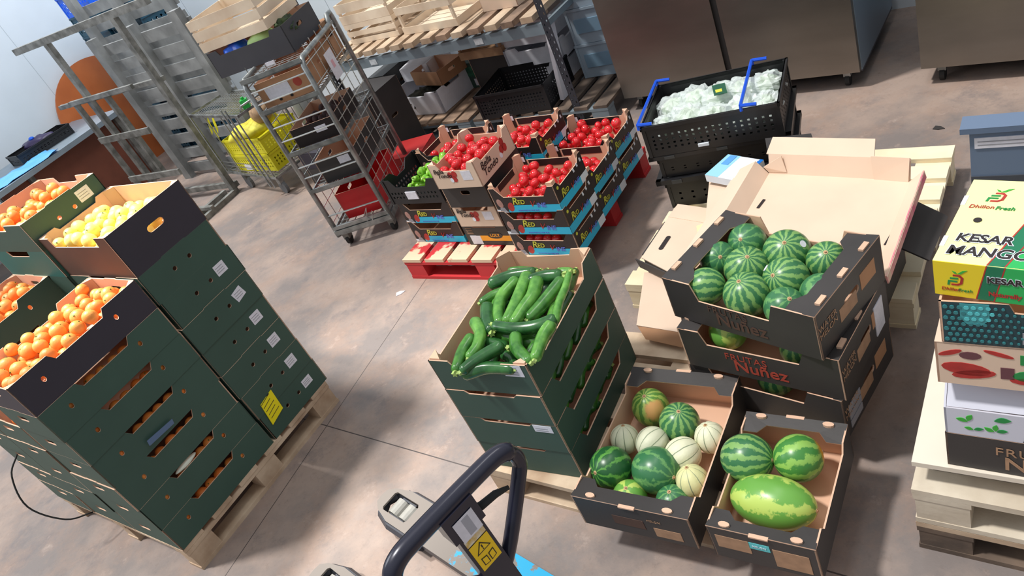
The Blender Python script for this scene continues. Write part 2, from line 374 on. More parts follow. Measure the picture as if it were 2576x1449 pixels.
def letter(root, side, L, W, x, z, body, size, m, rot=0, off=.0016, **k):
    key = (body, size, m.name, tuple(sorted(k.items())))
    if key not in TX: TX[key] = text_mesh(body, size, m, **k)
    M = side_M(side, L, W) @ Matrix.Translation((x, -off, z)) @ Matrix.Rotation(pi/2, 4, 'X') @ Matrix.Rotation(rot, 4, 'Z')
    return link('lettering', TX[key], root, M=M)
ORD = ['lowest','second lowest','third lowest','fourth lowest','fifth lowest','sixth lowest','seventh lowest','eighth lowest','ninth lowest']
EXPO = 0.0; WORLD = .64; SUN = 3.0; SUNDIR = (.42, -.12, -1); DOORW = 70; STRIP = 30; SPOT = 1700; WALLW = 115
# ---------------------------------------------------------------- camera, world, light
f, pit, rol = 1887., rad(33.05), rad(-26.53)
cr, sr = cos(rol), sin(rol)
def rv(v): return Vector((cr*v[0]-sr*v[1], sr*v[0]+cr*v[1], v[2]))
UPc, FWc, RTc = rv((0,-cos(pit),-sin(pit))), rv((0,-sin(pit),cos(pit))), rv((1,0,0))
Mw = Matrix((RTc, FWc, UPc))                       # camera (x right, y down, z forward) to world
cam = bpy.data.cameras.new('camera'); co = bpy.data.objects.new('camera', cam); COL.objects.link(co)
R3 = Matrix((Mw @ Vector((1,0,0)), Mw @ Vector((0,-1,0)), Mw @ Vector((0,0,-1)))).transposed()
M4 = R3.to_4x4(); M4.translation = (0,0,2.232); co.matrix_world = M4
cam.sensor_width = 36; cam.lens = f/2576*36; cam.clip_end = 60
bpy.context.scene.camera = co
sc = bpy.context.scene
sc.view_settings.view_transform = 'Standard'; sc.view_settings.look = 'None'; sc.view_settings.gamma = 1; sc.view_settings.exposure = EXPO
w = bpy.data.worlds.new('hall_light'); sc.world = w; w.use_nodes = True
wn, wl = w.node_tree.nodes, w.node_tree.links; bg = wn['Background']; bg.inputs[1].default_value = WORLD   # lit roof above, dimmer hall around
gc = wn.new('ShaderNodeTexCoord'); gs = wn.new('ShaderNodeSeparateXYZ'); wl.new(gc.outputs['Generated'], gs.inputs[0])
gr = wn.new('ShaderNodeValToRGB'); gr.color_ramp.elements[0].position = 0; gr.color_ramp.elements[0].color = (.30,.31,.33,1); gr.color_ramp.elements[1].position = .6; gr.color_ramp.elements[1].color = (.93,.96,1,1)
wl.new(gs.outputs['Z'], gr.inputs[0]); wl.new(gr.outputs[0], bg.inputs[0])
def area(name, loc, target, size, size_y, power, col):
    l = bpy.data.lights.new(name, 'AREA'); l.shape = 'RECTANGLE'; l.size = size; l.size_y = size_y; l.energy = power; l.color = col
    o = bpy.data.objects.new(name, l); COL.objects.link(o); o.location = loc
    o.rotation_euler = (Vector(target)-Vector(loc)).to_track_quat('-Z', 'Y').to_euler(); return o
s = bpy.data.lights.new('sun_through_roof', 'SUN'); s.energy = SUN; s.angle = rad(5); s.color = (1, .97, .92)
so = bpy.data.objects.new('sun_through_roof', s); COL.objects.link(so); so.rotation_euler = Vector(SUNDIR).to_track_quat('-Z', 'Y').to_euler()
sp_ = bpy.data.lights.new('added_citrus_spot', 'SPOT'); sp_.energy = SPOT; sp_.spot_size = rad(26); sp_.spot_blend = .7; sp_.shadow_soft_size = .25; sp_.color = (1,.98,.93)  # spot added to brighten the citrus tops, standing for an unseen rooflight
spo = bpy.data.objects.new('added_citrus_spot', sp_); COL.objects.link(spo); spo.location = (-2.6, 4.3, 5.2); spo.rotation_euler = (Vector((-1.35,3.3,1.3))-Vector(spo.location)).to_track_quat('-Z', 'Y').to_euler()
area('doorway_daylight', (-5.2, 4.2, 3.4), (-.9, 3.2, .8), 2.2, 2.2, DOORW, (.92,.96,1))
area('added_wall_light', (-1.8, 7.6, 4.4), (-3.8, 9.6, 1.2), 2.0, 2.0, WALLW, (.95,.98,1))  # area light added to lift the white wall; no window is there
area('ceiling_strip_lamp', (1.2, 2.6, 4.6), (1.0, 2.4, 0), .5, 3.0, STRIP, (1,.98,.95))

# ---------------------------------------------------------------- the room
fl = MB().quad((-9,-3,0),(9,-3,0),(9,14,0),(-9,14,0)).build('floor', floor_mat()); struct(fl)
wall_m = mat('white_wall_panel', (222,232,240), .45, var=.03, scale=2)
def wall(name, F0, u0, u1, h=3.2, t=.12):
    b = MB(); b.box(u0, u1, 0, t, 0, h)
    o = b.build(name, wall_m, None, F0(0,0), (0,0,rad(F0.a))); struct(o)
    g = MB(); k = u0+.3
    while k < u1: g.box(k, k+.006, -.002, .0, 0, h); k += 1.1
    g.build('panel_joint', mat('wall_joint', (190,200,208), .5), o); return o
WL = F(-3.62, 9.86, 44); wall('wall_left', WL, -6, 1.05)
WB = F(WL(1.06,0)[0], WL(1.06,0)[1], -46.6)
wall('wall_back', WB, 0, 11.5)

# ---------------------------------------------------------------- pallets
def pallet(name, label, FR, Lu, Wv, along, mb, mp=None, mk=None, n=7, z=0, boards=None, group=None, h=.15):
    mp = mp or mb; mk = mk or mb
    t = thing(name, label, 'pallet', FR(0,0,z), FR.a, group)
    bt = .02; A, Bv = (Lu, Wv)
    # three bottom boards along u, blocks, stringers, deck
    for j, v in enumerate((0, Wv/2-.05, Wv-.1)):
        MB().box(0, Lu, v, v+.1, 0, bt).build('bottom_board', mk, t)
        for i, u in enumerate((0, Lu/2-.07, Lu-.14)): MB().box(u+.004, u+.136, v+.002, v+.098, bt, h-.042).build('block', mk, t)
    if along == 'v':
        for v in (0, Wv/2-.05, Wv-.1): MB().box(0, Lu, v, v+.1, h-.042, h-.022).build('stringer_board', mk, t)
        wd = boards or .115; gap = (Lu-n*wd)/(n-1)
        for i in range(n):
            dz = random.uniform(-.001,.001); MB().box(i*(wd+gap), i*(wd+gap)+wd, random.uniform(-.004,.004), Wv+random.uniform(-.004,.004), h-.021, h+dz).build('deck_board', mp, t)
    else:
        for u in (0, Lu/2-.07, Lu-.14): MB().box(u, u+.14, 0, Wv, h-.042, h-.022).build('stringer_board', mk, t)
        wd = boards or .12; gap = (Wv-n*wd)/(n-1)
        for i in range(n):
            dz = random.uniform(-.001,.001); MB().box(random.uniform(-.004,.004), Lu+random.uniform(-.004,.004), i*(wd+gap), i*(wd+gap)+wd, h-.021, h+dz).build('deck_board', mp, t)
    return t
FA = F(-.514, 4.019, -44.2); FT = F(-.514, 4.019, -46.3)
FB = F(-1.774, 2.5, 44.77); FD = F(-.411, 2.138, -46.5); FE = F(.475, 2.8, -46.8)
FRr = F(.735, 1.19, -47)
pallet('red_wooden_pallet', 'red painted wooden pallet with worn boards under the tomato boxes', FA, 1.2, 1.04, 'v', red_paint, red_plank, n=7, boards=.142)
pallet('wooden_pallet', 'pale wooden pallet under the dark green citrus stacks', FB, 1.0, 1.2, 'v', wood_pal, n=6)
pallet('wooden_pallet', 'wooden pallet under the courgette and watermelon boxes', FD, 1.2, .8, 'u', wood_pal, n=5, boards=.125)
pallet('wooden_pallet', 'new pale pine pallet under the big flat open carton', FE, 1.2, 1.03, 'u', wood_new, n=7, boards=.1)
pallet('wooden_pallet', 'lower of two stacked pallets below the mango carton', FRr, 1.0, .78, 'u', wood_old, wood_pal, wood_dark, n=6, h=.13)
pallet('wooden_pallet', 'upper of two stacked pallets below the mango carton', FRr, 1.0, .78, 'u', wood_pale, wood_pale, wood_pale, n=6, z=.132, h=.15)
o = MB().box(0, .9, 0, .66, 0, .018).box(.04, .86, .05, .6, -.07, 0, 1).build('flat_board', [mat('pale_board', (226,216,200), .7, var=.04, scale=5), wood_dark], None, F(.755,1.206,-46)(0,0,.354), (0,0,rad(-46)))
tag(o, 'flat pale board lying on top of the two stacked pallets', 'board')

# ---------------------------------------------------------------- fruit prototypes
def fruit_mesh(name, rx, rz, mats, nu=18, nv=12, dimple=.0, scar=.0, lobes=0, lobe=.0):
    b = MB(); b.ball((0,0,0), rx, rx, rz, nu, nv)
    V = []
    for v in b.v:
        x, y, z = v; rr = math.hypot(x, y); t = rr/rx
        if dimple and z > 0: z -= dimple*math.exp(-(t/.35)**2)
        if dimple and z < 0: z += dimple*.5*math.exp(-(t/.35)**2)
        if lobes: a = math.atan2(y, x); k = 1-lobe*abs(cos(lobes*a/2))**6; x *= k; y *= k
        V.append((x, y, z))
    b.v = V
    if scar:
        zz = rz-dimple; b.tube([(0,0,zz-.002),(0,0,zz+.0025)], scar, 8, 1)
    return b.mesh(name, mats, True)
OR = fruit_mesh('orange', .031, .0295, [orange_m, calyx_m], scar=.003, dimple=.0015)
OR2 = fruit_mesh('orange', .031, .029, [orange_h, calyx_m], scar=.003, dimple=.0015)
LE = fruit_mesh('yellow_citrus', .031, .0335, [lemon_m, calyx_m], scar=.003)
TOM = fruit_mesh('tomato', .0275, .024, [tomato_m, scar_m], dimple=.004, scar=.003)
def pack(n, x0, x1, y0, y1, r, z0, seed, zmax=9, heap=None, K=40):
    rg = random.Random(seed); P = []; d2 = (2*r*.985)**2
    for _ in range(n):
        best = None
        for _ in range(K):
            x = rg.uniform(x0+r, x1-r); y = rg.uniform(y0+r, y1-r); z = z0+r
            for a, b, c in P:
                q = (a-x)**2+(b-y)**2
                if q < d2: z = max(z, c+math.sqrt(d2-q))
            s = z-(heap(x, y) if heap else 0)
            if best is None or s < best[0]: best = (s, x, y, z)
        if best[3]+r <= zmax: P.append(best[1:])
    return P
CAL = None
def fill(pts, F0, z, meshes, name, label, cat, group, rs=(.9,1.08), seed=1, calyx=False):
    rg = random.Random(seed)
    for x, y, c in pts:
        me = rg.choice(meshes); o = bpy.data.objects.new(name, me); COL.objects.link(o); o.location = F0(x, y, z+c)
        k = rg.uniform(*rs); o.scale = (k, k, k); o.rotation_euler = (rg.uniform(-1,1), rg.uniform(-1,1), rg.uniform(0,6.3))
        tag(o, label, cat, group)

# ---------------------------------------------------------------- dark green citrus trays
h = .146
def citrus_proto(om, hh=h, tab=True, name='citrus_tray'):
    r = thing(name, 'proto', 'fruit tray'); L, W = .6, .4
    fr = notch(L, hh, .19, .41, .032, .02); sd = [(circ(.11,.09,.009,.012)), (circ(.45,.085,.009,.012))]
    en = bumps(W, hh, .15, .25, .004)
    tray(r, L, W, {'front': (fr, sd), 'back': (fr, sd), 'left': (en, [slot(.2,.1,.09,.025)]), 'right': (en, [slot(.2,.1,.09,.025)])}, om, kraft_in, kraft)
    for x, y, sx, sy in ((.006,.006,1,1),(L-.006,.006,-1,1),(L-.006,W-.006,-1,-1),(.006,W-.006,1,-1)): post(r, x, y, hh-.001, .035, sx, sy, kraft)
    return r
def end_proto(om, hh=h):         # narrow end faces the viewer: two round holes
    r = thing('citrus_tray', 'proto', 'fruit tray'); L, W = .6, .4
    en = bumps(W, hh, .13, .27, .004); ho = [circ(.15,.075,.010), circ(.235,.075,.010)]
    fr = notch(L, hh, .2, .4, .03, .02)
    tray(r, L, W, {'front': (fr, []), 'back': (fr, []), 'left': (en, ho), 'right': (en, ho)}, om, kraft_in, kraft)
    for x, y, sx, sy in ((.006,.006,1,1),(L-.006,.006,-1,1),(L-.006,W-.006,-1,-1),(.006,W-.006,1,-1)): post(r, x, y, hh-.001, .035, sx, sy, kraft)
    return r
PROTOS = []
def place(proto, key, loc, yaw, label, group=None):
    if proto not in PROTOS: PROTOS.append(proto)
    return dup(proto, loc, yaw, label, group)
gp = citrus_proto(green_card); G1 = 'dark green citrus trays'
clean = {}
def stack_green(u, v, n, where, shift=.004):
    res = []
    for k in range(n):
        du, dv = random.uniform(-shift,shift), random.uniform(-shift,shift)
        res.append(place(gp, 'g', FB(u+du, v+dv, .151+k*h), FB.a, 'dark green card tray, %s of the %s' % (ORD[k], where), G1))
    return res
stack_green(0, 0, 6, 'nearest citrus stack, under the navy tray')
stack_green(0, .405, 4, 'low left citrus stack')
stack_green(0, .81, 6, 'far left citrus stack')
nv = citrus_proto(navy_card, .15)
nvt = place(nv, 'n', FB(0,0,.151+6*h), FB.a, 'open dark navy tray full of oranges on top of the nearest stack')
t = place(gp, 'g', FB(0,.405,.151+4*h), FB.a, 'open dark green tray of oranges at the left picture edge, low in the corner', G1)
t = place(gp, 'g', FB(0,.81,.151+6*h), FB.a, 'open dark green tray of oranges on the far left stack, with a sharp notch', G1)
for q in (t,):
    MB().box(.07,.1,-.006,.002,h-.004,h+.012).build('folded_tab', kraft, q)
ep = end_proto(green_card)
def lab(root, side, L, W, x, z, w, hh, tilt=0):
    o = on(root, side, L, W, x, z, w, hh, label_w, tilt=tilt)
    for i in range(3): on(root, side, L, W, x+.006, z+hh*(.25+.22*i), w*.7, .0025, grey_ink, 'label_line', off=.0018)
    return o
for k in range(7):
    key = 'e%d' % k
    loc = FB(1.014+random.uniform(-.004,.004), random.uniform(-.004,.003), .151+k*h)
    t = place(ep, 'e', loc, FB.a+90, 'dark green tray with two round holes, %s of the stack under the lemons' % ORD[k], 'dark green end-on trays under the lemons')
    clean[k] = t
# the end facing the viewer is the local left side (x = 0); stickers on six of the seven trays
for k in range(6):
    lab(clean[k], 'left', .6, .4, .275, .06, .058, .052 if k else .045, tilt=0 if k != 4 else .2)
y = on(clean[1], 'left', .6, .4, .04, .0, .095, .10, label_y, 'yellow_label', off=.004, poly=[(.035,-.075),(.125,-.055),(.135,.062),(.05,.048)])
for i in range(5): on(clean[1], 'left', .6, .4, 0,0,0,0, ink, 'label_line', off=.005, poly=[(.05,-.045+i*.022),(.115-.01*(i%2),-.031+i*.022),(.115-.01*(i%2),-.0285+i*.022),(.05,-.0425+i*.022)])
# rear stack: eight trays and the open orange tray on it
for k in range(9):
    om = {7: 't'}.get(k, 'e')
    if k == 7:
        tp = end_proto(teal_card); t = place(tp, 't', FB(1.0,.61,.151+k*h), FB.a+90, 'teal green tray just under the topmost open orange tray')
        continue
    t = place(ep, 'e', FB(1.0, .61+random.uniform(0,.004), .151+k*h), FB.a+90,
              'dark green tray, %s of the tall rear citrus stack' % ORD[k] if k < 8 else 'open dark green tray of oranges with a white label, topmost and farthest left', 'dark green trays of the tall rear stack')
    if k == 8:
        for c in list(t.children):
            if c.name.startswith(('label',)): bpy.data.objects.remove(c, do_unlink=True)
        lab(t, 'left', .6, .4, .27, .07, .07, .055)
# lemon box
def big_lemon():
    L, W, H = .6, .4, .205
    r = thing('citrus_box', 'deep navy box of lemons with an oval hand hole, on the stack of holed trays', 'fruit box', FB(1.014, 0, .151+7*h), FB.a+90)
    low = [(0,0),(L,0),(L,H),(L-.09,H),(L-.10,H-.045),(.10,H-.045),(.09,H),(0,H)]
    tray(r, L, W, {'left': (rect(W,H), [slot(.2,.12,.085,.03)]), 'right': (notch(W,H,.1,.3,.02), []), 'front': (rect(L,H), []), 'back': (low, [])}, {'all': navy_card, 'back': brown_card}, kraft_in, kraft)
    for x, y, sx, sy in ((.006,.006,1,1),(L-.006,.006,-1,1),(L-.006,W-.006,-1,-1),(.006,W-.006,1,-1)): post(r, x, y, H-.001, .04, sx, sy, kraft)
big_lemon()
# oranges: topmost layers of the open trays, and what shows through the slots
FS = FB
def Fo(u, v): return F(*FB(u, v)[:2], FB.a)
ht = lambda x, y: .0
fill(pack(150,.01,.59,.01,.39,.0305,.045,3,zmax=.168), Fo(0,0), .151+6*h, [OR,OR,OR2], 'orange', 'orange heaped in the open navy tray on the nearest stack', 'orange', 'oranges in the navy tray')
fill(pack(60,.3,.59,.01,.39,.0305,.05,4,zmax=.165)+pack(14,.01,.28,.01,.39,.0305,.06,5,zmax=.13), Fo(0,.81), .151+6*h, [OR,OR2], 'orange', 'orange in the open tray of the far left stack', 'orange', 'oranges in the far left tray')
fill(pack(16,.01,.3,.01,.39,.0305,.055,6,zmax=.15), Fo(0,.405), .151+4*h, [OR,OR2], 'orange', 'orange in the low open tray at the left picture edge', 'orange', 'oranges in the low left tray')
fill(pack(52,.22,.39,.01,.59,.0305,.045,8,zmax=.15)+pack(30,.01,.22,.01,.59,.0305,.045,9,zmax=.15), Fo(.6,.61), .151+8*h, [OR,OR2], 'orange', 'orange in the topmost open tray beside the white label', 'orange', 'oranges in the topmost tray')
for k in range(6):
    rg = random.Random(50+k); pts = [(.175+.056*i+rg.uniform(-.004,.004), .042+rg.uniform(0,.012), .074+rg.uniform(0,.012)) for i in range(5)]
    pts += [(.11,.04,.08),(.45,.04,.08)]
    fill(pts, Fo(0,0), .151+k*h, [OR,OR2], 'orange', 'orange seen through the slot of the %s tray of the nearest stack' % ORD[k], 'orange', 'oranges behind the slot of the %s tray' % ORD[k], rs=(.9,1.0), seed=k)
fill(pack(105,.01,.39,.01,.59,.031,.075,11,zmax=.2,heap=lambda x,y: .02-.35*max(0,x-.18)), Fo(.614,0), .151+7*h, [LE], 'lemon', 'yellow citrus fruit piled in the deep navy box', 'lemon', 'lemons in the navy box', rs=(.9,1.12))
o = MB().quad((0,0,0),(.13,0,.0),(.135,0,.022),(.004,0,.026)).build('plastic_strip', mat('blue_grey_film', (96,122,160), .3, alpha=.75), None); o.location = FB(.2,-.012,.151+3*h+.03); o.rotation_euler = (0, rad(4), rad(FB.a))
sol = o.modifiers.new('s','SOLIDIFY'); sol.thickness = .001
tag(o, 'strip of bluish plastic film hanging from a slot of the nearest stack', 'plastic strip')
STRAP = [FB(-.004,1.0,.56), FB(-.09,.99,.5), FB(-.15,.93,.36), FB(-.10,.84,.22), FB(-.006,.8,.16)]
STRAP_TAG = ('loose black strap bowing out from the low left citrus stack', 'strap')
# ---------------------------------------------------------------- tomatoes on the red pallet
ht = .138
def tomato_proto():
    L, W, H = .4, .3, .136
    r = thing('tomato_tray', 'proto', 'tomato tray')
    fr = [(0,0),(L,0),(L,H+.012),(L-.035,H+.012),(L-.075,H-.042),(.075,H-.042),(.035,H+.012),(0,H+.012)]
    bk = [(0,0),(L,0),(L,H+.012),(L-.035,H+.012),(L-.06,H-.012),(.06,H-.012),(.035,H+.012),(0,H+.012)]
    sd = [(0,0),(W,0),(W,H+.014),(W-.03,H+.014),(W-.055,H-.02),(.055,H-.02),(.03,H+.014),(0,H+.014)]
    tray(r, L, W, {'front': (fr, []), 'back': (bk, []), 'left': (sd, []), 'right': (sd, [])}, print_black, kraft_in, kraft)
    for x, y, sx, sy in ((.006,.006,1,1),(L-.006,.006,-1,1),(L-.006,W-.006,-1,-1),(.006,W-.006,1,-1)):
        post(r, x, y, H+.03, .034, sx, sy, kraft_in)
    # black folded bands inside the back and left panels, small square sticker on the inside corner
    MB().box(.075, L-.075, W-.0065, W-.0052, H-.052, H-.012).build('folded_band', print_black, r)
    MB().box(.0052, .0065, .07, W-.07, H-.055, H-.02).build('folded_band', print_black, r)
    MB().box(.018, .062, W-.0075, W-.0052, H-.07, H+.02).build('corner_flap', print_black, r)
    MB().box(.026, .055, W-.0085, W-.0074, H-.02, H+.01).build('code_sticker', label_w, r)
    # front print
    on(r, 'front', L, W, 0,0,0,0, cyan_ink, 'printed_band', poly=[(.075,.002),(L-.001,.002),(L-.001,.044),(.085,.044)])
    on(r, 'front', L, W, 0,0,0,0, white_ink, 'printed_band', poly=[(.001,.002),(.07,.002),(.06,.012),(.001,.02)])
    on(r, 'front', L, W, 0,0,0,0, skin_ink, 'printed_picture', poly=circ(.038,.058,.018,.027,10,.2), off=.0014)
    on(r, 'front', L, W, 0,0,0,0, grey_ink, 'printed_picture', poly=[(.02,.008),(.066,.006),(.055,.032),(.03,.034)], off=.0013)
    on(r, 'front', L, W, 0,0,0,0, red_ink, 'printed_picture', poly=circ(.10,.035,.02,.028,10,-.3), off=.0016)
    letter(r, 'front', L, W, .135, .068, 'R', .058, yg_ink, shear=.3, bold=.0006)
    letter(r, 'front', L, W, .175, .063, 'ED', .036, yg_ink, shear=.15, bold=.0005)
    letter(r, 'front', L, W, .235, .05, 'V', .05, red_ink, shear=.4)
    letter(r, 'front', L, W, .29, .042, 'INE', .036, violet_ink, shear=.15, bold=.0006, off=.002)
    letter(r, 'front', L, W, .2, .013, 'TOMATOES ON THE VINE', .011, violet_ink, off=.002)
    # right side print
    on(r, 'right', L, W, 0,0,0,0, cyan_ink, 'printed_band', poly=[(.001,.002),(W-.07,.002),(W-.07,.046),(.001,.046)])
    on(r, 'right', L, W, 0,0,0,0, white_ink, 'printed_band', poly=[(W-.07,.002),(W-.001,.002),(W-.001,.046),(W-.07,.046)])
    letter(r, 'right', L, W, .055, .07, 'R', .058, yg_ink, shear=.3, bold=.0006)
    letter(r, 'right', L, W, .09, .064, 'ED', .034, yg_ink, shear=.15)
    letter(r, 'right', L, W, .14, .05, 'V', .05, red_ink, shear=.4)
    letter(r, 'right', L, W, .19, .044, 'INE', .036, violet_ink, shear=.15, off=.002)
    on(r, 'right', L, W, 0,0,0,0, yg_ink, 'printed_spot', poly=circ(.03,.118,.009,.009,10))
    for i in range(3): on(r, 'right', L, W, .19+.04*i, .095+.006*i, .012, .02, white_ink, 'printed_spot', tilt=.2)
    return r
tp = tomato_proto(); GT = 'black printed tomato trays'
cols = [('front right tomato stack', 3, .832, .07), ('middle right tomato stack', 2, .815, .385), ('rear right tomato stack', 2, .79, .705),
        ('rear left tomato stack', 3, -.01, .49), ('rear centre tomato stack', 3, .42, .61), ('tomato stack under the pepper crate', 2, .0, .175)]
def FTo(u, v): return F(*FT(u, v)[:2], FT.a)
for where, n, u, v in cols:
    hh = .122 if 'centre' in where else ht
    for k in range(n):
        du, dv = random.uniform(-.004,.004), random.uniform(-.004,.004)
        top = k == n-1 and 'pepper' not in where
        place(tp, 't', FT(u+du, v+dv, .152+k*hh), FT.a, ('open black tomato tray with printed cyan band, top of the %s' if top else 'black tomato tray with cyan band, '+ORD[k]+' of the %s') % where, GT)
    if 'pepper' not in where:
        num = {'front right': 34, 'middle right': 26, 'rear right to': 34, 'rear left to': 22, 'rear centre t': 26}[[q for q in ('front right','middle right','rear right to','rear left to','rear centre t') if where.startswith(q)][0]]
        fill(pack(num, .04, .36, .012, .288, .0272, .032, n*7+int(u*100), zmax=.145, heap=lambda x,y: .02*x), FTo(u,v), .152+(n-1)*hh, [TOM], 'tomato', 'ripe red tomato in the open tray on top of the %s' % where, 'tomato', 'tomatoes in the %s' % where, seed=int(u*99)+n)
    for k in range(n-1 if 'pepper' not in where else n):
        if where.startswith(('front', 'middle')):
            fill([(.1+.055*i, .035, .082) for i in range(4)], FTo(u,v), .152+k*hh, [TOM], 'tomato', 'red tomato seen through the slot of the %s tray, %s' % (ORD[k], where), 'tomato', 'tomatoes behind slot %s %s' % (ORD[k], where), rs=(.9,1), seed=k)
# kraft tray with printed tomatoes, and its twin two below
def bella(name_label, loc, yaw, rs=True):
    L, W, H = .305, .36, .125
    r = thing('tomato_box', name_label, 'tomato box', loc, yaw)
    fr = [(0,0),(L,0),(L,H+.02),(L-.04,H+.02),(L-.06,H-.02),(.075,H-.02),(.055,H+.02),(0,H+.02)]
    sd = [(0,0),(W,0),(W,H+.02),(W-.05,H+.02),(W-.07,H-.012),(.07,H-.012),(.05,H+.02),(0,H+.02)]
    tray(r, L, W, {'front': (fr, []), 'back': (fr, []), 'left': (sd, []), 'right': (sd, [])}, kraft_pale, kraft_in, kraft)
    for x, y, sx, sy in ((.006,.006,1,1),(L-.006,.006,-1,1),(L-.006,W-.006,-1,-1),(.006,W-.006,1,-1)): post(r, x, y, H+.022, .036, sx, sy, kraft_pale)
    letter(r, 'front', L, W, .055, .105, 'Bella', .036, print_black, shear=.25, bold=.0004); letter(r, 'front', L, W, .085, .078, 'Tondo', .036, print_black, shear=.25, bold=.0004)
    for x, z in ((.125,.08),(.155,.085),(.145,.055)): on(r, 'front', L, W, 0,0,0,0, red_ink, 'printed_tomato', poly=circ(x,z,.017,.019,12))
    on(r, 'front', L, W, 0,0,0,0, white_ink, 'printed_spot', poly=circ(.125,.05,.011,.014,10), off=.0016)
    on(r, 'front', L, W, .20, .045, .065, .055, label_w, 'label')
    letter(r, 'right', L, W, .09, .085, 'Bella', .052, print_black, shear=.25, bold=.0006); letter(r, 'right', L, W, .115, .045, 'Tondo', .052, print_black, shear=.25, bold=.0006)
    for x, z in ((.245,.065),(.275,.06),(.265,.098)): on(r, 'right', L, W, 0,0,0,0, red_ink, 'printed_tomato', poly=circ(x,z,.019,.023,12))
    on(r, 'right', L, W, 0,0,0,0, white_ink, 'printed_spot', poly=circ(.225,.04,.012,.015,10), off=.0016)
    return r
bz = .59
bella('pale brown card tray of tomatoes, highest on the red pallet', FT(.50,.075,bz), FT.a+1)
fill(pack(50,.02,.285,.02,.34,.0268,.025,31,zmax=.14,heap=lambda x,y: .03*y), F(*FT(.50,.075)[:2], FT.a+1), bz, [TOM], 'tomato', 'ripe red tomato in the pale brown tray, highest on the red pallet', 'tomato', 'tomatoes in the pale brown tray', seed=8)
bella('pale brown printed box squeezed in the middle of the front centre stack', FT(.455,.135,.293), FT.a)
r = thing('card_box', 'black card box with a hand hole under the highest tomato tray', 'box', FT(.468,.12,.435), FT.a)
tray(r, .305, .36, {'front': (rect(.305,.15), [slot(.155,.095,.065,.028)]), 'back': (rect(.305,.15), []), 'left': (rect(.36,.15), []), 'right': (rect(.36,.15), [])}, black_card, kraft_in, kraft)
MB().box(0,.305,0,.36,.148,.152).build('lid', black_card, r)
r = thing('card_box', 'black and orange banded carton standing directly on the red pallet', 'box', FT(.44,.15,.151), FT.a)
tray(r, .32, .36, {'front': (notch(.32,.138,.08,.24,.016), []), 'back': (rect(.32,.138), []), 'left': (rect(.36,.138), []), 'right': (rect(.36,.138), [])}, black_card, kraft_in, kraft)
on(r, 'front', .32, .36, .075,.03,.244,.036, orange_ink, 'printed_band'); on(r, 'front', .32, .36, .03,.006,.075,.06, label_w, 'label', off=.0016)
on(r, 'front', .32, .36, 0,0,0,0, print_black, 'printed_badge', poly=circ(.215,.068,.052,.022,18), off=.0018); letter(r, 'front', .32, .36, .215, .068, 'LOLY', .028, orange_ink, off=.0022, bold=.0006)
on(r, 'right', .32, .36, .001,.03,.355,.036, orange_ink, 'printed_band')
for i in range(4): on(r, 'front', .32, .36, .02, .078+.012*i, .045, .004, kraft_ink, 'printed_line')

# ---------------------------------------------------------------- plastic crates
def crate(name, label, loc, yaw, L, W, H, m, nx=10, nz=3, rim=.018, taper=0, group=None, low_front=0, hx=.55, hz=.55, posts_up=0, nc=None):
    r = thing(name, label, 'crate', loc, yaw, group); t = .004
    def side(w):
        n = max(2, int(nx*w/L)); z0, z1 = .03, H-rim-.03; ho = []
        cw = (w-.05)/n; chh = (z1-z0)/nz
        for i in range(n):
            for j in range(nz):
                x = .025+cw*i+cw*(1-hx)/2; z = z0+chh*j+chh*(1-hz)/2; ho.append(rh(x, x+cw*hx, z, z+chh*hz))
        return ho
    for sd in ('front','back','left','right'):
        w = L if sd in ('front','back') else W
        hh = H-low_front if sd == 'front' and low_front else H
        ol = rect(w, H) if not (sd in ('left','right') and low_front) else [(0,0),(w,0),(w,H),(w*.75,H),(w*.62,H-low_front),(w*.38,H-low_front),(w*.25,H),(0,H)]
        ho = [q for q in side(w) if max(z for x, z in q) < H-max(low_front,0)-.01]
        if low_front and sd in ('front','back'): ol = [(0,0),(w,0),(w,H),(w*.86,H),(w*.78,H-low_front),(w*.22,H-low_front),(w*.14,H),(0,H)]
        link('side_panel' if w == L else 'end_panel', panel_mesh('crate_panel', ol, ho, t, [m,m,m]), r, M=side_M(sd, L, W))
    e = .008
    if not low_front:
        b = MB(); b.box(-e,L+e,-e,t,H-rim,H).box(-e,L+e,W-t,W+e,H-rim,H).box(-e,t,-e,W+e,H-rim,H).box(L-t,L+e,-e,W+e,H-rim,H).build('rim', m, r)
    b = MB(); b.box(t,L-t,t,W-t,0,.004)
    b.build('base', m, r)
    for x, y in ((-.004,-.004),(L-.014,-.004),(L-.014,W-.014),(-.004,W-.014)): MB().box(x,x+.018,y,y+.018,0,H-.002).build('corner_rib', m, r)
    return r
pc = crate('plastic_crate', 'black plastic crate of green peppers at the front left of the red pallet', FT(-.03,.175,.432), FT.a, .42, .33, .165, black_pl, nx=14, nz=3, low_front=.05, hx=.45, hz=.5)
on(pc, 'front', .42, .33, .15, .035, .085, .05, label_w, 'label', off=.006)
PEP = None
def pepper_mesh():
    b = MB(); b.ball((0,0,0), .023, .021, .036, 16, 10); V = []
    for x, y, z in b.v:
        a = math.atan2(y, x); k = (1-.14*abs(cos(1.5*a))**3)*(1+.3*z/.036); V.append((x*k, y*k, z-(.008 if z > .03 else 0)))
    b.v = V; return b.mesh('pepper', pepper_m, True)
PEP = pepper_mesh(); st = MB().tube([(0,0,.026),(.001,0,.036),(.006,0,.046)], [.005,.004,.0035], 6).mesh('stem', zuc_s, True)
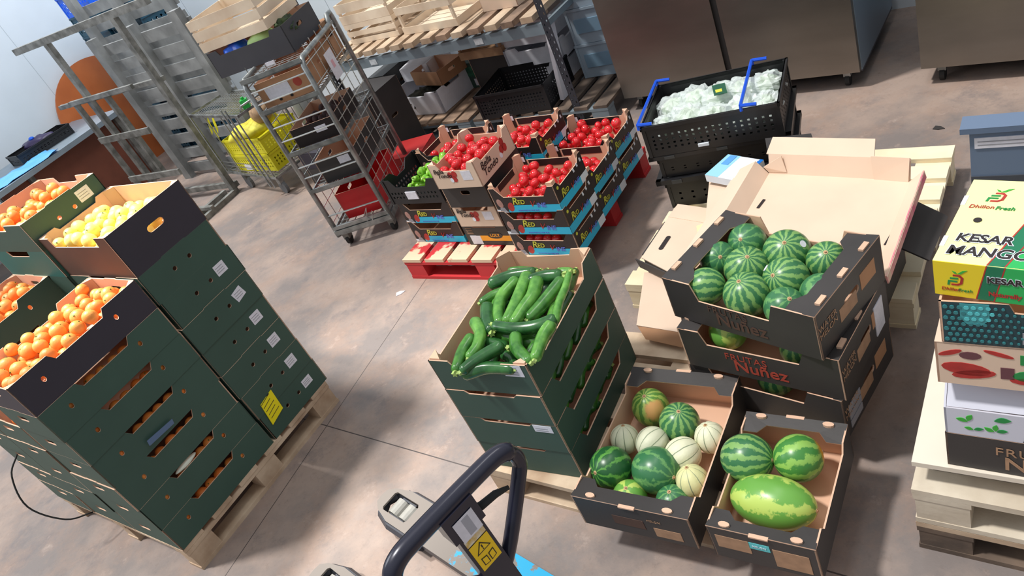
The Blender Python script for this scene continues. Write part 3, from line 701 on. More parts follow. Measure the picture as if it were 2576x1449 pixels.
for i, (x, y, c) in enumerate(pack(36,.12,.39,.03,.31,.025,.05,44,zmax=.155,heap=lambda x,y: -.3*abs(x-.28))):
    o = bpy.data.objects.new('green_pepper', PEP); COL.objects.link(o); o.location = F(*FT(-.03,.175)[:2], FT.a)(x, y, .432+c); o.rotation_euler = (random.uniform(-1.7,1.7), random.uniform(-1.7,1.7), random.uniform(0,6)); k_ = random.uniform(.85,1.15); o.scale = (k_,k_,k_)
    tag(o, 'small bright green pepper in the black crate on the red pallet', 'pepper', 'green peppers in the black crate'); link('stem', st, o)
# ---------------------------------------------------------------- black supermarket crates with blue bars
base = F(.918, 3.195, -35)
z = 0
lv = [(.153,.143,'black crate on the pine pallet, bottom of the blue-barred stack'),(.298,.034,'folded flat black crate, lower one in the blue-barred stack'),(.334,.105,'black crate between the two folded crates of the blue-barred stack'),(.441,.028,'folded flat black crate right under the blue-barred crate')]
for i, (z0, hh, lb) in enumerate(lv):
    k = -.05*z0; q = base(-.01*(i%2), .003*(i%2))
    if hh < .05:
        r = thing('folded_crate', lb, 'crate', (*q[:2], z0), base.a)
        MB().box(-.02,.62,-.02,.42,.004,.012).build('side_panel', black_pl, r); MB().box(-.01,.61,-.01,.41,0,.004).build('base', grey_pl, r)
        b = MB(); b.box(-.03,.63,-.03,-.005,.008,hh).box(-.03,.63,.405,.43,.008,hh).box(-.03,-.005,-.03,.43,.008,hh).box(.605,.63,-.03,.43,.008,hh).build('rim', black_pl, r)
        for x in (.05,.3,.52): MB().box(x,x+.05,-.034,-.03,.01,hh-.004).build('latch', grey_pl, r)
    else:
        r = crate('plastic_crate', lb, (*q[:2], z0), base.a, .6, .4, hh, black_pl, nx=9, nz=2, hx=.2, hz=.35)
TC = F(.883, 3.19, -36)
r = crate('plastic_crate', 'black crate of bagged lettuces with blue carrying bars', TC(0,0,.471), TC.a, .62, .42, .168, black_pl, nx=18, nz=4, hx=.35, hz=.5)
for x in (.0, .475):
    b = MB(); b.tube([(x-.008,-.012,.165),(x-.008,-.012,.19),(x-.008,.43,.19),(x-.008,.43,.165)], .008, 6); b.tube([(x-.008,-.012,.19),(x+.06,-.012,.185)], .008, 6); b.tube([(x-.008,.43,.19),(x+.06,.43,.185)], .008, 6)
    b.build('carrying_bar', blue_pl, r)
on(r, 'front', .6, .42, .24,.02,.05,.014, white_ink, 'printed_mark', off=.009)
def lettuce():
    b = MB(); rg = random.Random(3); b.ball((0,0,0), .075, .07, .055, 28, 18); V = []
    from mathutils import noise as nz
    for v in b.v:
        p = Vector(v); k = 1+.16*nz.noise(p*28)+.08*nz.noise(p*70); V.append(tuple(p*k))
    b.v = V; return b.mesh('lettuce', mat('lettuce_leaf', (224,234,212), .5, rgb2=(178,206,158), scale=30, bump=.4, bscale=60), True)
def bag():
    b = MB(); b.ball((0,0,0), .092, .082, .064, 30, 20); V = []
    from mathutils import noise as nz
    for v in b.v:
        p = Vector(v); k = 1+.42*abs(nz.noise(p*26+Vector((5,2,1))))-.16*nz.noise(p*70); V.append(tuple(p*k))
    b.v = V
    return b.mesh('plastic_bag', mat('clear_bag_film', (240,248,248), .05, alpha=.5, spec=1), False)
LT, BG = lettuce(), bag()
for i, (x, y, zz, s) in enumerate([(.09,.12,.085,.9),(.2,.12,.095,1.05),(.32,.11,.09,1),(.45,.12,.09,1),(.54,.13,.09,.85),(.09,.28,.09,.95),(.2,.30,.095,1),(.32,.29,.10,1.05),(.43,.30,.10,1),(.53,.31,.105,.95)]):
    o = bpy.data.objects.new('bagged_lettuce', LT); COL.objects.link(o); o.location = TC(x, y, .468+zz); o.scale = (s,)*3; o.rotation_euler = (random.uniform(-.4,.4), random.uniform(-.4,.4), random.uniform(0,6))
    tag(o, 'pale green lettuce in a clear bag, inside the blue-barred black crate', 'lettuce', 'bagged lettuces in the blue-barred crate'); link('plastic_bag', BG, o)
o = MB().box(-.03,.03,-.035,.035,0,.003).box(-.02,.01,-.02,.0,.003,.004,1).build('bag_label', [mat('dark_green_label', (28,84,60), .4), yg_ink], None, TC(.34,.22,.468+.178), (.3,.1,rad(-20)))
tag(o, 'dark green printed label lying on the bagged lettuces', 'label')

# ---------------------------------------------------------------- courgettes
def catmull(P, n=6):
    P = [Vector(p) for p in P]
    if len(P) == 2: return [P[0].lerp(P[1], k/(n*2)) for k in range(n*2+1)]
    Q = [P[0]*2-P[1]]+P+[P[-1]*2-P[-2]]; out = []
    for i in range(1, len(Q)-2):
        for k in range(n):
            t = k/n; a, b, c, d = Q[i-1:i+3]
            out.append(.5*((2*b)+(-a+c)*t+(2*a-5*b+4*c-d)*t*t+(-a+3*b-3*c+d)*t**3))
    out.append(P[-1]); return out
def courgette(P, r, stem, m, label, group):
    c = sum((Vector(p) for p in P), Vector())/len(P); Q = [q-c for q in catmull(P)]
    L = sum((Q[k+1]-Q[k]).length for k in range(len(Q)-1)); 
    ext0 = (Q[0]-Q[1]).normalized(); ext1 = (Q[-1]-Q[-2]).normalized()
    cum = [0]
    for k in range(len(Q)-1): cum.append(cum[-1]+(Q[k+1]-Q[k]).length)
    pts, rr = [], []
    for k in range(3): t = k/3; pts.append(Q[0]+ext0*r*.8*(1-t)); rr.append(r*math.sqrt(max(.02, 1-(1-t)**2))*.98)
    for k, q in enumerate(Q): pts.append(q); rr.append(r*(1.0-.16*(cum[k]/L)**2))
    e = rr[-1]
    for k, (a, b) in enumerate([(.25,.9),(.5,.72),(.68,.52)]): pts.append(Q[-1]+ext1*e*a); rr.append(e*b)
    b = MB(); n = 20; b.tube(pts, rr, n)
    V = []
    for i, v in enumerate(b.v):
        k = i//n; j = i % n; p = Vector(v); ctr = pts[k]; d = p-ctr; V.append(tuple(ctr+d*(1+.035*cos(2*pi*j*5/n))))
    b.v = V
    o = b.build('courgette', m, None, c, smooth=True); tag(o, label, 'courgette', group)
    s = MB(); p0 = Q[-1]+ext1*e*.6; x = ext1.orthogonal().normalized(); y = ext1.cross(x); n = 10
    ln = .016 if stem else .01; ring = lambda p, R: [p+x*cos(2*pi*j/n)*R[j%2]+y*sin(2*pi*j/n)*R[j%2] for j in range(n)]
    A = ring(p0, (e*.5, e*.4)); B_ = ring(p0+ext1*ln, (e*.62 if stem else e*.42, e*.3)); s.v = [tuple(v) for v in A+B_]+[tuple(p0+ext1*ln)]
    for j in range(n): s.f.append((j,(j+1)%n,n+(j+1)%n,n+j)); s.m.append(0); s.f.append((n+j,n+(j+1)%n,2*n)); s.m.append(0)
    s.build('stem', zuc_s, o); return o
o = MB().tube(catmull(STRAP, 6), .004, 6).build('strapping_band', rubber, None, smooth=True); tag(o, *STRAP_TAG)
FZ = F(-.372, 2.132, -42)
def zuc_box(z, top, lab_):
    L, W, H = .405, .6, .143
    r = thing('courgette_box', lab_, 'vegetable box', FZ(random.uniform(-.004,.004), random.uniform(-.004,.004), z), FZ.a+(0 if not top else .5), 'dark green courgette boxes')
    fr = notch(L, H, .10, .29, .028 if top else .014, .015); sd = notch(W, H, .12, .48, .05, .03)
    tray(r, L, W, {'front': (fr, []), 'back': (fr, []), 'left': (notch(W,H,.06,.54,.03,.02), []), 'right': (sd, [])}, green_card, kraft_in, kraft)
    for x, y, sx, sy in ((.006,.006,1,1),(L-.006,.006,-1,1),(L-.006,W-.006,-1,-1),(.006,W-.006,1,-1)): post(r, x, y, H-.001 if not top else H+.006, .045, sx, sy, kraft_in)
    return r
zb = []
for k in range(4):
    zb.append(zuc_box(.152+k*.1455, k == 3, 'dark green courgette box, %s of four' % ORD[k] if k < 3 else 'open dark green box heaped with courgettes, top of its stack'))
for q in (3, 1):
    on(zb[q], 'front', .405, .6, .305, .09 if q == 3 else .105, .075, .05 if q == 3 else .034, label_w, 'label', off=.0014)
    for i in range(4 if q == 3 else 2): on(zb[q], 'front', .405, .6, .312, .098+.01*i if q == 3 else .112+.01*i, .05, .003, grey_ink, 'label_line', off=.002)
ZUC = [ ( [(-0.056, 2.418, 0.715), (0.016, 2.406, 0.715), (0.095, 2.362, 0.715)] , 0.024 , 0 ), ( [(0.08, 2.3, 0.722), (0.128, 2.286, 0.722), (0.171, 2.257, 0.722)] , 0.022 , 1 ), ( [(0.026, 2.481, 0.69), (0.062, 2.455, 0.69), (0.11, 2.401, 0.69)] , 0.013 , 0 ), ( [(0.02, 2.359, 0.715), (-0.045, 2.314, 0.715), (-0.081, 2.238, 0.715), (-0.095, 2.169, 0.715)] , 0.019 , 0 ), ( [(0.067, 2.33, 0.73), (0.029, 2.268, 0.73), (-0.025, 2.189, 0.73), (-0.064, 2.136, 0.73)] , 0.02 , 1 ), ( [(0.09, 2.256, 0.74), (0.053, 2.188, 0.74), (0.0, 2.139, 0.74), (-0.042, 2.096, 0.74)] , 0.02 , 1 ), ( [(0.163, 2.212, 0.72), (0.116, 2.176, 0.72), (0.056, 2.133, 0.72), (0.01, 2.106, 0.72)] , 0.021 , 0 ), ( [(0.083, 2.01, 0.735), (0.125, 2.091, 0.735), (0.167, 2.149, 0.735), (0.203, 2.213, 0.735)] , 0.012 , 1 ), ( [(-0.039, 2.361, 0.7), (-0.079, 2.367, 0.7), (-0.122, 2.361, 0.7)] , 0.015 , 0 ), ( [(-0.114, 2.281, 0.72), (-0.129, 2.211, 0.72), (-0.132, 2.144, 0.72)] , 0.02 , 1 ), ( [(0.073, 2.012, 0.735), (0.014, 2.024, 0.735), (-0.049, 2.065, 0.735), (-0.108, 2.13, 0.735)] , 0.018 , 1 ), ( [(-0.172, 2.221, 0.725), (-0.169, 2.147, 0.725), (-0.195, 2.086, 0.725), (-0.229, 2.053, 0.725)] , 0.018 , 0 ), ( [(-0.211, 2.162, 0.71), (-0.252, 2.115, 0.71), (-0.29, 2.043, 0.71)] , 0.019 , 1 ), ( [(-0.126, 2.012, 0.735), (-0.175, 2.009, 0.735), (-0.228, 2.0, 0.735), (-0.264, 1.987, 0.735)] , 0.018 , 0 ), ( [(-0.063, 2.034, 0.725), (-0.074, 1.971, 0.725), (-0.056, 1.888, 0.725)] , 0.018 , 0 ), ( [(0.058, 2.0, 0.73), (0.018, 1.961, 0.73), (-0.031, 1.884, 0.73)] , 0.018 , 0 ), ( [(-0.263, 1.994, 0.71), (-0.194, 1.974, 0.71), (-0.12, 1.911, 0.71)] , 0.018 , 0 ), ( [(0.119, 2.277, 0.685), (0.081, 2.246, 0.685), (0.053, 2.22, 0.685)] , 0.022 , 0 ), ( [(-0.125, 2.156, 0.68), (-0.064, 2.094, 0.68), (0.008, 2.053, 0.68)] , 0.018 , 0 ), ( [(0.187, 2.329, 0.68), (0.22, 2.305, 0.68)] , 0.017 , 0 ), ( [(-0.06, 2.041, 0.68), (-0.007, 2.028, 0.68), (0.002, 2.033, 0.68)] , 0.015 , 0 ), ( [(-0.179, 2.124, 0.69), (-0.157, 2.119, 0.69), (-0.114, 2.062, 0.69)] , 0.019 , 1 ), ( [(-0.017, 1.993, 0.69), (-0.042, 1.972, 0.69), (-0.058, 1.955, 0.69)] , 0.013 , 0 ), ( [(0.106, 2.145, 0.69), (0.077, 2.09, 0.69), (0.049, 2.075, 0.69)] , 0.016 , 0 ), ( [(-0.077, 2.343, 0.68), (-0.1, 2.284, 0.68), (-0.111, 2.225, 0.68)] , 0.015 , 0 ), ( [(-0.123, 2.044, 0.67), (-0.11, 2.009, 0.67), (-0.11, 1.969, 0.67)] , 0.015 , 0 ), ]
names = {0:'long dark courgette across the back of the open box',1:'courgette lying across the back right of the open box',3:'bent courgette, leftmost of the three lying lengthwise',4:'middle of the three courgettes lying lengthwise, star-shaped stem end',5:'right of the three courgettes lying lengthwise, star-shaped stem end',
 6:'thick courgette slanting beside the right-hand side',7:'slim courgette lying along the right side panel of the open box',9:'short upright-looking courgette at the left with a pale star stem',10:'glossy courgette lying crosswise over the middle of the box',11:'S-bent courgette at the left side of the open box',
 12:'courgette at the front left corner with a star stem',13:'courgette slanting along the front left of the open box',14:'bent courgette at the front right, end pointing down',15:'courgette leaning on the front right side panel',16:'courgette with a bright highlight lying along the front edge'}
for i, (P, r, st_) in enumerate(ZUC):
    m = [zuc_m, zuc_d, zuc_m, zuc_l][i % 4]
    if i in (0,1,16,10): m = zuc_d
    if i in (5,4,15): m = zuc_l
    courgette(P, r*(1.3 if r < .023 else 1.15), st_, m, names.get(i, 'courgette half buried under others in the open box'), None if i in names else 'half buried courgettes in the open box')
# hidden filling just under the top layer, and what shows through the side slots
for k in range(3):
    z0 = .152+k*.1455
    for i in range(5):
        y = .13+.085*i; x = .405-.04-random.uniform(0,.01)
        a = FZ(x, y-.05, z0+.075+random.uniform(-.01,.02)); b_ = FZ(x-random.uniform(-.01,.05), y+.07, z0+.075+random.uniform(-.01,.02)); c_ = FZ(x-.01, y+.01, z0+.085)
        courgette([a, c_, b_], .017, i % 2, [zuc_m, zuc_d][i % 2], 'courgette seen through the side slot of the %s courgette box' % ORD[k], 'courgettes behind the %s side slot' % ORD[k])
for i in range(20):
    x = .06+.07*(i%5)+random.uniform(-.01,.01); y = .1+.13*(i//5); a = FZ(x, y-.07, .152+3*.1455+.062); b_ = FZ(min(.36,x+random.uniform(-.02,.05)), y+.06, .152+3*.1455+.07)
    courgette([a, b_], .022, 0, zuc_d, 'courgette half buried under others in the open box', 'half buried courgettes in the open box')

# ---------------------------------------------------------------- melons
def sphere(name, a, c, mats, nu=36, nv=24, lobes=0, lob=0):
    return fruit_mesh(name, a, c, mats, nu, nv, dimple=.0015, lobes=lobes, lobe=lob)
def melon(x, y, z, r, m, label, axis=(0,0,1), el=1.0, cat='watermelon', name='watermelon', group=None, sticker=None, spin=0, lob=0):
    me = sphere(name, r, r*el, [m], lobes=9 if lob else 0, lob=lob)
    q = Vector(axis).to_track_quat('Z', 'Y').to_matrix().to_4x4() @ Matrix.Rotation(spin, 4, 'Z')
    o = link(name, me); o.matrix_local = Matrix.Translation((x, y, z)) @ q; tag(o, label, cat, group)
    s = MB(); s.tube([(0,0,r*el-.0045),(0,0,r*el-.0005)], [.0085,.007], 10).tube([(0,0,r*el-.001),(.001,0,r*el+.003)], .0035, 6, 1).build('stem_scar', [scar_m, kraft_brown], o)
    if sticker:
        v = Vector(sticker).normalized()*(r*1.005); qq = v.to_track_quat('Z','Y').to_matrix().to_4x4()
        ss = MB(); ss.tube([(0,0,0),(0,0,.0008)], .012, 12); link('sticker', ss.mesh('sticker', label_w), o, M=Matrix.Translation(v) @ qq)
    return o
WW = [ (0.802, 2.066, 0.62, 0.068), (0.868, 1.92, 0.62, 0.079), (0.935, 1.798, 0.62, 0.064), (0.731, 1.942, 0.62, 0.075), (0.795, 1.806, 0.62, 0.073), (0.685, 2.057, 0.62, 0.063), (0.584, 1.953, 0.62, 0.065), (0.664, 1.825, 0.62, 0.074), (0.834, 1.676, 0.62, 0.064), (0.722, 1.696, 0.62, 0.063) ]
lw = ['watermelon at the back left with a brown stem scar','big back watermelon with a white patch by its stem','watermelon at the back right, stripes radiating from its top','striped watermelon just behind the middle','large watermelon right of the middle with a white scar','dark watermelon tucked in the left corner','light striped watermelon at the front left','large pale-striped watermelon at the front centre','watermelon half hidden by the right flap','dull bluish watermelon at the front right with a round scar']
ax = [(-.5,-.5,.8),(-.2,-.4,.9),(-.2,-.4,.9),(0,-.4,.9),(-.6,-.2,.7),(-.1,-.7,.6),(-.7,.4,.1),(-.2,-.1,.9),(.6,.3,.4),(.1,-.5,.8)]
mm = [WM_B, WM_A, WM_A, WM_A, WM_A, WM_B, WM_A, WM_A, WM_B, WM_B]
for i, (x, y, z, r) in enumerate(WW):
    melon(x, y, z, r, mm[i], lw[i]+', in the top watermelon box', ax[i], 1.02, sticker=(.3,-.6,.7) if i in (0,1,4) else None, spin=i)
M1W = [ (0.257, 1.946, 0.235, 0.068), (0.313, 1.821, 0.235, 0.071), (0.029, 1.776, 0.235, 0.075), (0.158, 1.68, 0.235, 0.079), (0.022, 1.635, 0.235, 0.068), (0.139, 1.54, 0.235, 0.067) ]
l1 = ['watermelon with an orange-brown bruise at the back of the mixed melon box','striped watermelon beside the bruised one in the mixed melon box','dark watermelon with a pale stub at the left of the mixed melon box','smooth mid-green watermelon in the front middle of the mixed melon box','bright lime-striped watermelon under the front flap','pale green watermelon under the front flap, right of the lime one']
a1 = [(-.1,-.1,.9),(.1,-.2,.9),(-.7,-.3,.5),(.4,-.8,.2),(0,-.1,1),(0,.0,1)]; m1 = [WM_P, WM_A, WM_D, WM_B, WM_C, WM_B]
for i, (x, y, z, r) in enumerate(M1W): melon(x+(.018 if i > 3 else 0), y+(.019 if i > 3 else 0), z-(.03 if i > 3 else 0), r*(.86 if i > 3 else 1), m1[i], l1[i], a1[i], [1.12,1,1,1.08,1,1][i], spin=i*1.3)
C1 = [ (0.118, 1.866, 0.235, 0.052), (0.195, 1.793, 0.235, 0.057), (0.262, 1.689, 0.235, 0.06), (0.371, 1.702, 0.235, 0.053), (0.242, 1.575, 0.235, 0.054) ]
lc = ['small pale ribbed melon at the left side of the mixed melon box','greyish ribbed melon, second from the left','cream ribbed melon in the middle of the mixed melon box','cream ribbed melon against the right side of the mixed melon box','yellowish ribbed melon at the front right of the mixed melon box']
ac = [(.3,.3,1),(1,.3,.1),(1,0,.15),(0,.2,1),(0,.3,1)]
for i, (x, y, z, r) in enumerate(C1): melon(x, y, z, r, [CA_A,CA_B,CA_A,CA_A,CA_C][i], lc[i], ac[i], 1.04, 'ribbed melon', 'ribbed_melon', spin=i, lob=.05)
M2W = [ (0.422, 1.534, 0.27, 0.077), (0.549, 1.451, 0.27, 0.073), (0.405, 1.359, 0.27, 0.103) ]
(x,y,z,r) = M2W[0]; melon(x, y, z, r, WM_A, 'striped watermelon at the back left of the small melon box', (.5,-.5,.1), 1.08)
(x,y,z,r) = M2W[1]; melon(x, y, z, r, WM_Y, 'watermelon with a yellow-orange ground spot in the small melon box', (.8,-.2,.0), 1.02, spin=2)
melon(.41, 1.372, .245, .080, WM_C, 'big oval bright green watermelon lying across the small melon box', (.66,-.72,.06), 1.62, spin=1.2)
# melon in the slots of the stacked watermelon boxes
FW = F(.452, 1.962, -55)
melon(*FW(.12,.10,.425), .066, WM_C, 'yellow-green watermelon showing through the slot of the second watermelon box', (0,0,1)); melon(*FW(.37,.10,.41), .062, WM_A, 'watermelon glimpsed at the right of the second box slot', (0,0,1))
melon(*FW(.26,.10,.24), .066, WM_A, 'watermelon glimpsed in the dip of the lowest watermelon box', (0,0,1)); melon(*FW(.26,.26,.41), .06, WM_B, 'watermelon deep inside the second watermelon box', (0,0,1))
def flap(root, pts, m, name='top_flap', th=.004):
    b = MB(); P = [Vector(p) for p in pts]; n = len(P); nn = (P[1]-P[0]).cross(P[-1]-P[0]).normalized()
    if nn.z < 0 : nn = -nn
    i = 0; b.v = [tuple(p+nn*th) for p in P]+[tuple(p) for p in P]
    xa = (P[1]-P[0]).normalized(); ya = nn.cross(xa); fl2 = [(p.dot(xa), p.dot(ya)) for p in P]
    for tr in tessellate_polygon([[Vector((a,c,0)) for a,c in fl2]]):
        p = [Vector((*fl2[k],0)) for k in tr]
        if (p[1]-p[0]).cross(p[2]-p[0]).z < 0: tr = (tr[0],tr[2],tr[1])
        b.f.append(tuple(tr)); b.m.append(0); b.f.append(tuple(n+k for k in reversed(tr))); b.m.append(1)
    for k in range(n): b.f.append((k, n+k, n+(k+1)%n, (k+1)%n)); b.m.append(1)
    return b.build(name, [m, kraft], root)
def melon_box(label, loc, yaw, L, W, H, endflaps='fb', prints=None, cut=.03, name='melon_box', fd=.085):
    """flaps folded inwards along front and back ('fb') or left and right ('lr')"""
    r = thing(name, label, 'melon box', loc, yaw)
    if endflaps == 'fb':
        S = {'front': (rect(L,H), []), 'back': (rect(L,H), []), 'left': (notch(W,H,fd+.02,W-fd-.02,cut,.02), []), 'right': (notch(W,H,fd+.02,W-fd-.02,cut,.02), [])}
    else:
        S = {'left': (rect(W,H), [slot(W/2,H*.6,.09,.03)]), 'right': (rect(W,H), [slot(W/2,H*.55,.09,.03)]), 'front': (notch(L,H,fd+.03,L-fd-.06,cut,.02), []), 'back': (notch(L,H,fd+.03,L-fd-.06,cut,.02), [])}
    tray(r, L, W, S, black_card, kraft_in, kraft)
    z = H; tab = []
    if endflaps == 'fb':
        flap(r, [(0,0,z),(L,0,z),(L-.004,fd,z-.012),(L-.05,fd-.0,z-.012),(L-.075,fd-.03,z-.008),(.075,fd-.03,z-.008),(.05,fd,z-.012),(.004,fd,z-.012)], black_card)
        flap(r, [(L,W,z),(0,W,z),(.004,W-fd,z-.012),(.05,W-fd,z-.012),(.075,W-fd+.03,z-.008),(L-.075,W-fd+.03,z-.008),(L-.05,W-fd,z-.012),(L-.004,W-fd,z-.012)], black_card)
        for y, sg in ((.006,1),(W-.006,-1)):
            for x in (L*.17, L*.5, L*.83):
                wv = .055 if abs(x-L*.5) < .01 else .034
                if abs(x-L*.5) < .01: MB().box(x-wv/2, x+wv/2, min(y-sg*.012,y), max(y-sg*.012,y), z-.002, z+.004).build('folded_tab', kraft, r)
                else: MB().prism(circ(x, y+sg*.008, wv/2, .009, 12), z-.002, z+.009).build('folded_tab', kraft, r)
    else:
        flap(r, [(0,W,z),(0,0,z),(fd,.004,z-.01),(fd-.0,.05,z-.01),(fd-.03,.085,z-.006),(fd-.03,W-.085,z-.006),(fd,W-.05,z-.01),(fd,W-.004,z-.01)], black_card)
        flap(r, [(L,0,z),(L,W,z),(L-fd,W-.004,z-.01),(L-fd,W-.05,z-.01),(L-fd+.03,W-.085,z-.006),(L-fd+.03,.085,z-.006),(L-fd,.05,z-.01),(L-fd,.004,z-.01)], black_card)
        for x, sg in ((.008,1),(L-.008,-1)):
            for y in (W*.17, W*.5, W*.83): MB().box(min(x,x+sg*.016), max(x,x+sg*.016), y-.02, y+.02, z-.002, z+.01).build('folded_tab', kraft, r)
    return r
m1 = melon_box('black open box of mixed watermelons and pale ribbed melons', F(-.133,1.686,-44)(0,0,.152), -44, .405, .585, .15)
on(m1, 'front', .405, .585, .13, .045, .11, .045, brown_card, 'printed_panel'); on(m1, 'front', .405, .585, .27, .02, .09, .045, kraft_ink, 'printed_panel')
letter(m1, 'front', .405, .585, .28, .10, 'MELON', .014, kraft_ink)
m2 = melon_box('smaller black open box with three watermelons and an aqua sticker', F(.195,1.362,-45)(0,0,.152), -45, .31, .44, .15, fd=.07)
on(m2, 'front', .31, .44, .02, .055, .1, .06, kraft_ink, 'printed_panel'); on(m2, 'front', .31, .44, .185, .02, .1, .085, kraft_ink, 'printed_panel'); on(m2, 'front', .31, .44, .118, .085, .06, .03, dot_ink, 'sticker')
letter(m2, 'front', .31, .44, .148, .1, 'MELON', .012, white_ink, off=.0022)
wb = []
for k, (fx, fy, a, z0, lb) in enumerate([(.445,1.975,-56,.152,'lowest black watermelon box with a dipped front edge'),(.445,1.958,-54.5,.332,'middle black watermelon box with red lettering'),(.468,2.018,-61.5,.510,'top open black box filled with ten watermelons')]):
    q = melon_box(lb, (fx, fy, z0), a, .55, .39, .175, 'lr', cut=[.06,.055,.068][k], fd=.1 if k == 2 else .07, name='watermelon_box')
    wb.append(q)
    if k: letter(q, 'front', .55, .39, .235, .088, 'FRUTAS', .04, rust_ink if k < 2 else brown_card, space=1.1); letter(q, 'front', .55, .39, .28, .048, 'Nu\u00f1ez', .07, rust_ink if k < 2 else brown_card, bold=.001) if k else None
    on(q, 'right', .55, .39, .12, .05, .1, .05, kraft_ink, 'printed_panel'); on(q, 'right', .55, .39, .25, .07, .09, .06, kraft_brown, 'printed_panel')
    letter(q, 'right', .55, .39, .055, .1, 'WATER\nMELON', .03, kraft_ink, rot=pi/2*0)
on(wb[1], 'right', .55, .39, .27, .02, .07, .12, label_w, 'label', off=.003)
for i in range(3): on(wb[0], 'right', .55, .39, .03+.0*i, .02+.035*i, .09, .028, grey_ink, 'printed_panel', off=.002)
# ---------------------------------------------------------------- cartons on the pine pallet
def sheet(name, label, pts, m, th=.006, cat='cardboard', children=(), holes=()):
    """flat piece of card given by world points on its top face (near planar)"""
    P = [Vector(p) for p in pts]; c = sum(P, Vector())/len(P); nn = Vector()
    for k in range(len(P)): nn += (P[k]-c).cross(P[(k+1) % len(P)]-c)
    nn.normalize()
    if nn.z < 0: nn = -nn; P = P[::-1]
    xa = (P[1]-P[0]).normalized(); ya = nn.cross(xa); b = MB(); n = len(P)
    q = [((p-c).dot(xa), (p-c).dot(ya)) for p in P]
    b.prism(q, -th, 0)
    o = b.build(name, m); M = Matrix.Identity(4)
    for r_ in range(3): M[r_][0], M[r_][1], M[r_][2], M[r_][3] = xa[r_], ya[r_], nn[r_], c[r_]
    o.matrix_world = M
    if label: tag(o, label, cat)
    return o
# open shallow carton: corners measured on the ground frame
RL, RR, FR_, FL_ = Vector((1.195,2.643,.45)), Vector((1.507,2.178,.45)), Vector((1.028,1.762,.45)), Vector((.716,2.227,.45))
t = thing('open_carton', 'large shallow open carton of plain brown card with a torn stain', 'carton', (0,0,0), 0)
_V = (RL-FL_).normalized()*.03; FR_ = FR_+_V; FL_ = FL_+_V
c0 = (RL+RR+FR_+FL_)/4; t.location = c0
def quadpart(name, a, b, c, d, th=.005, m=kraft_pale):
    a, b, c, d = [Vector(q)-c0 for q in (a,b,c,d)]; n = (b-a).cross(d-a).normalized()*th; mb = MB()
    mb.v = [tuple(q) for q in (a,b,c,d)]+[tuple(q-n) for q in (a,b,c,d)]
    for q in ((0,1,2,3),(7,6,5,4),(0,4,5,1),(1,5,6,2),(2,6,7,3),(3,7,4,0)): mb.f.append(q); mb.m.append(0)
    return mb.build(name, m, t)
quadpart('base', FL_, FR_, RR, RL)
U = (RR-RL).normalized(); V = (RL-FL_).normalized(); Z = Vector((0,0,1))
quadpart('back_wall', RL, RR-U*.0, RR+V*.035+Z*.075, RL+V*.035+Z*.075)
a, b = RL+V*.035+Z*.075, RR+V*.035+Z*.075
quadpart('folded_rim', a-U*.01, b-U*.13, b-U*.14+V*.075+Z*.035, a+U*.0+V*.075+Z*.035)
quadpart('corner_flap', RR-U*.13-V*.003+Z*.0, RR-U*.005-V*.01, RR-U*.0+V*.022+Z*.085, RR-U*.14+V*.026+Z*.085)
quadpart('left_wall', FL_, RL, RL-U*.05+Z*.06, FL_-U*.05+Z*.06)
quadpart('corner_flap', RL-U*.02-V*.0+Z*.03, RL-U*.0-V*.0+Z*.005, RL+U*.08-V*.0+Z*.01, RL+U*.06+V*.02+Z*.075)
quadpart('left_flap', FL_-U*.05+Z*.06, RL-U*.05+Z*.06, RL-U*.13-V*.03+Z*.03, FL_-U*.14+Z*.03)
quadpart('right_wall', RR, FR_, FR_+U*.06+Z*.06, RR+U*.05+Z*.05)
quadpart('front_wall', FR_, FR_-U*.35, FR_-U*.3-V*.02+Z*.045, FR_+U*.03-V*.02+Z*.05)
quadpart('front_flap', FR_+U*.03-V*.02+Z*.05, FR_-U*.12-V*.02+Z*.045, FR_-U*.10-V*.07+Z*.0, FR_+U*.05-V*.06+Z*.01)
quadpart('printed_edge', RR+U*.052+V*.0+Z*.05, FR_+U*.061+Z*.06, FR_+U*.066+Z*.03, RR+U*.058+Z*.02, m=mat('pink_print', (230,80,130), .6, rgb2=(222,190,166), scale=12))
def decal(x, y, poly, m, name, z=.002): 
    p = FL_+U*x+V*y-c0; ang = math.atan2(U.y, U.x)
    mb = MB(); mb.prism(poly, z, z+.0006); return mb.build(name, m, t, tuple(p), (0,0,ang))
decal(.44, .2, circ(0,0,.035,.028,14), mat('faint_stain', (206,160,132), .85, rgb2=(222,196,174), scale=40), 'stain')
decal(.44, .225, circ(0,0,.014,.012,10), mat('torn_patch', (244,228,210), .85), 'torn_patch', .003)
decal(.03, .36, [(0,0),(.012,0),(.012,.06),(0,.06)], print_black, 'slot'); decal(.555, .22, [(0,0),(.012,0),(.012,.07),(0,.07)], print_black, 'slot')
decal(.03, .12, [(0,0),(.012,0),(.012,.06),(0,.06)], print_black, 'slot')
decal(.28, .655, [(0,0),(.02,0),(.012,.02)], label_w, 'tape_scrap', .03)
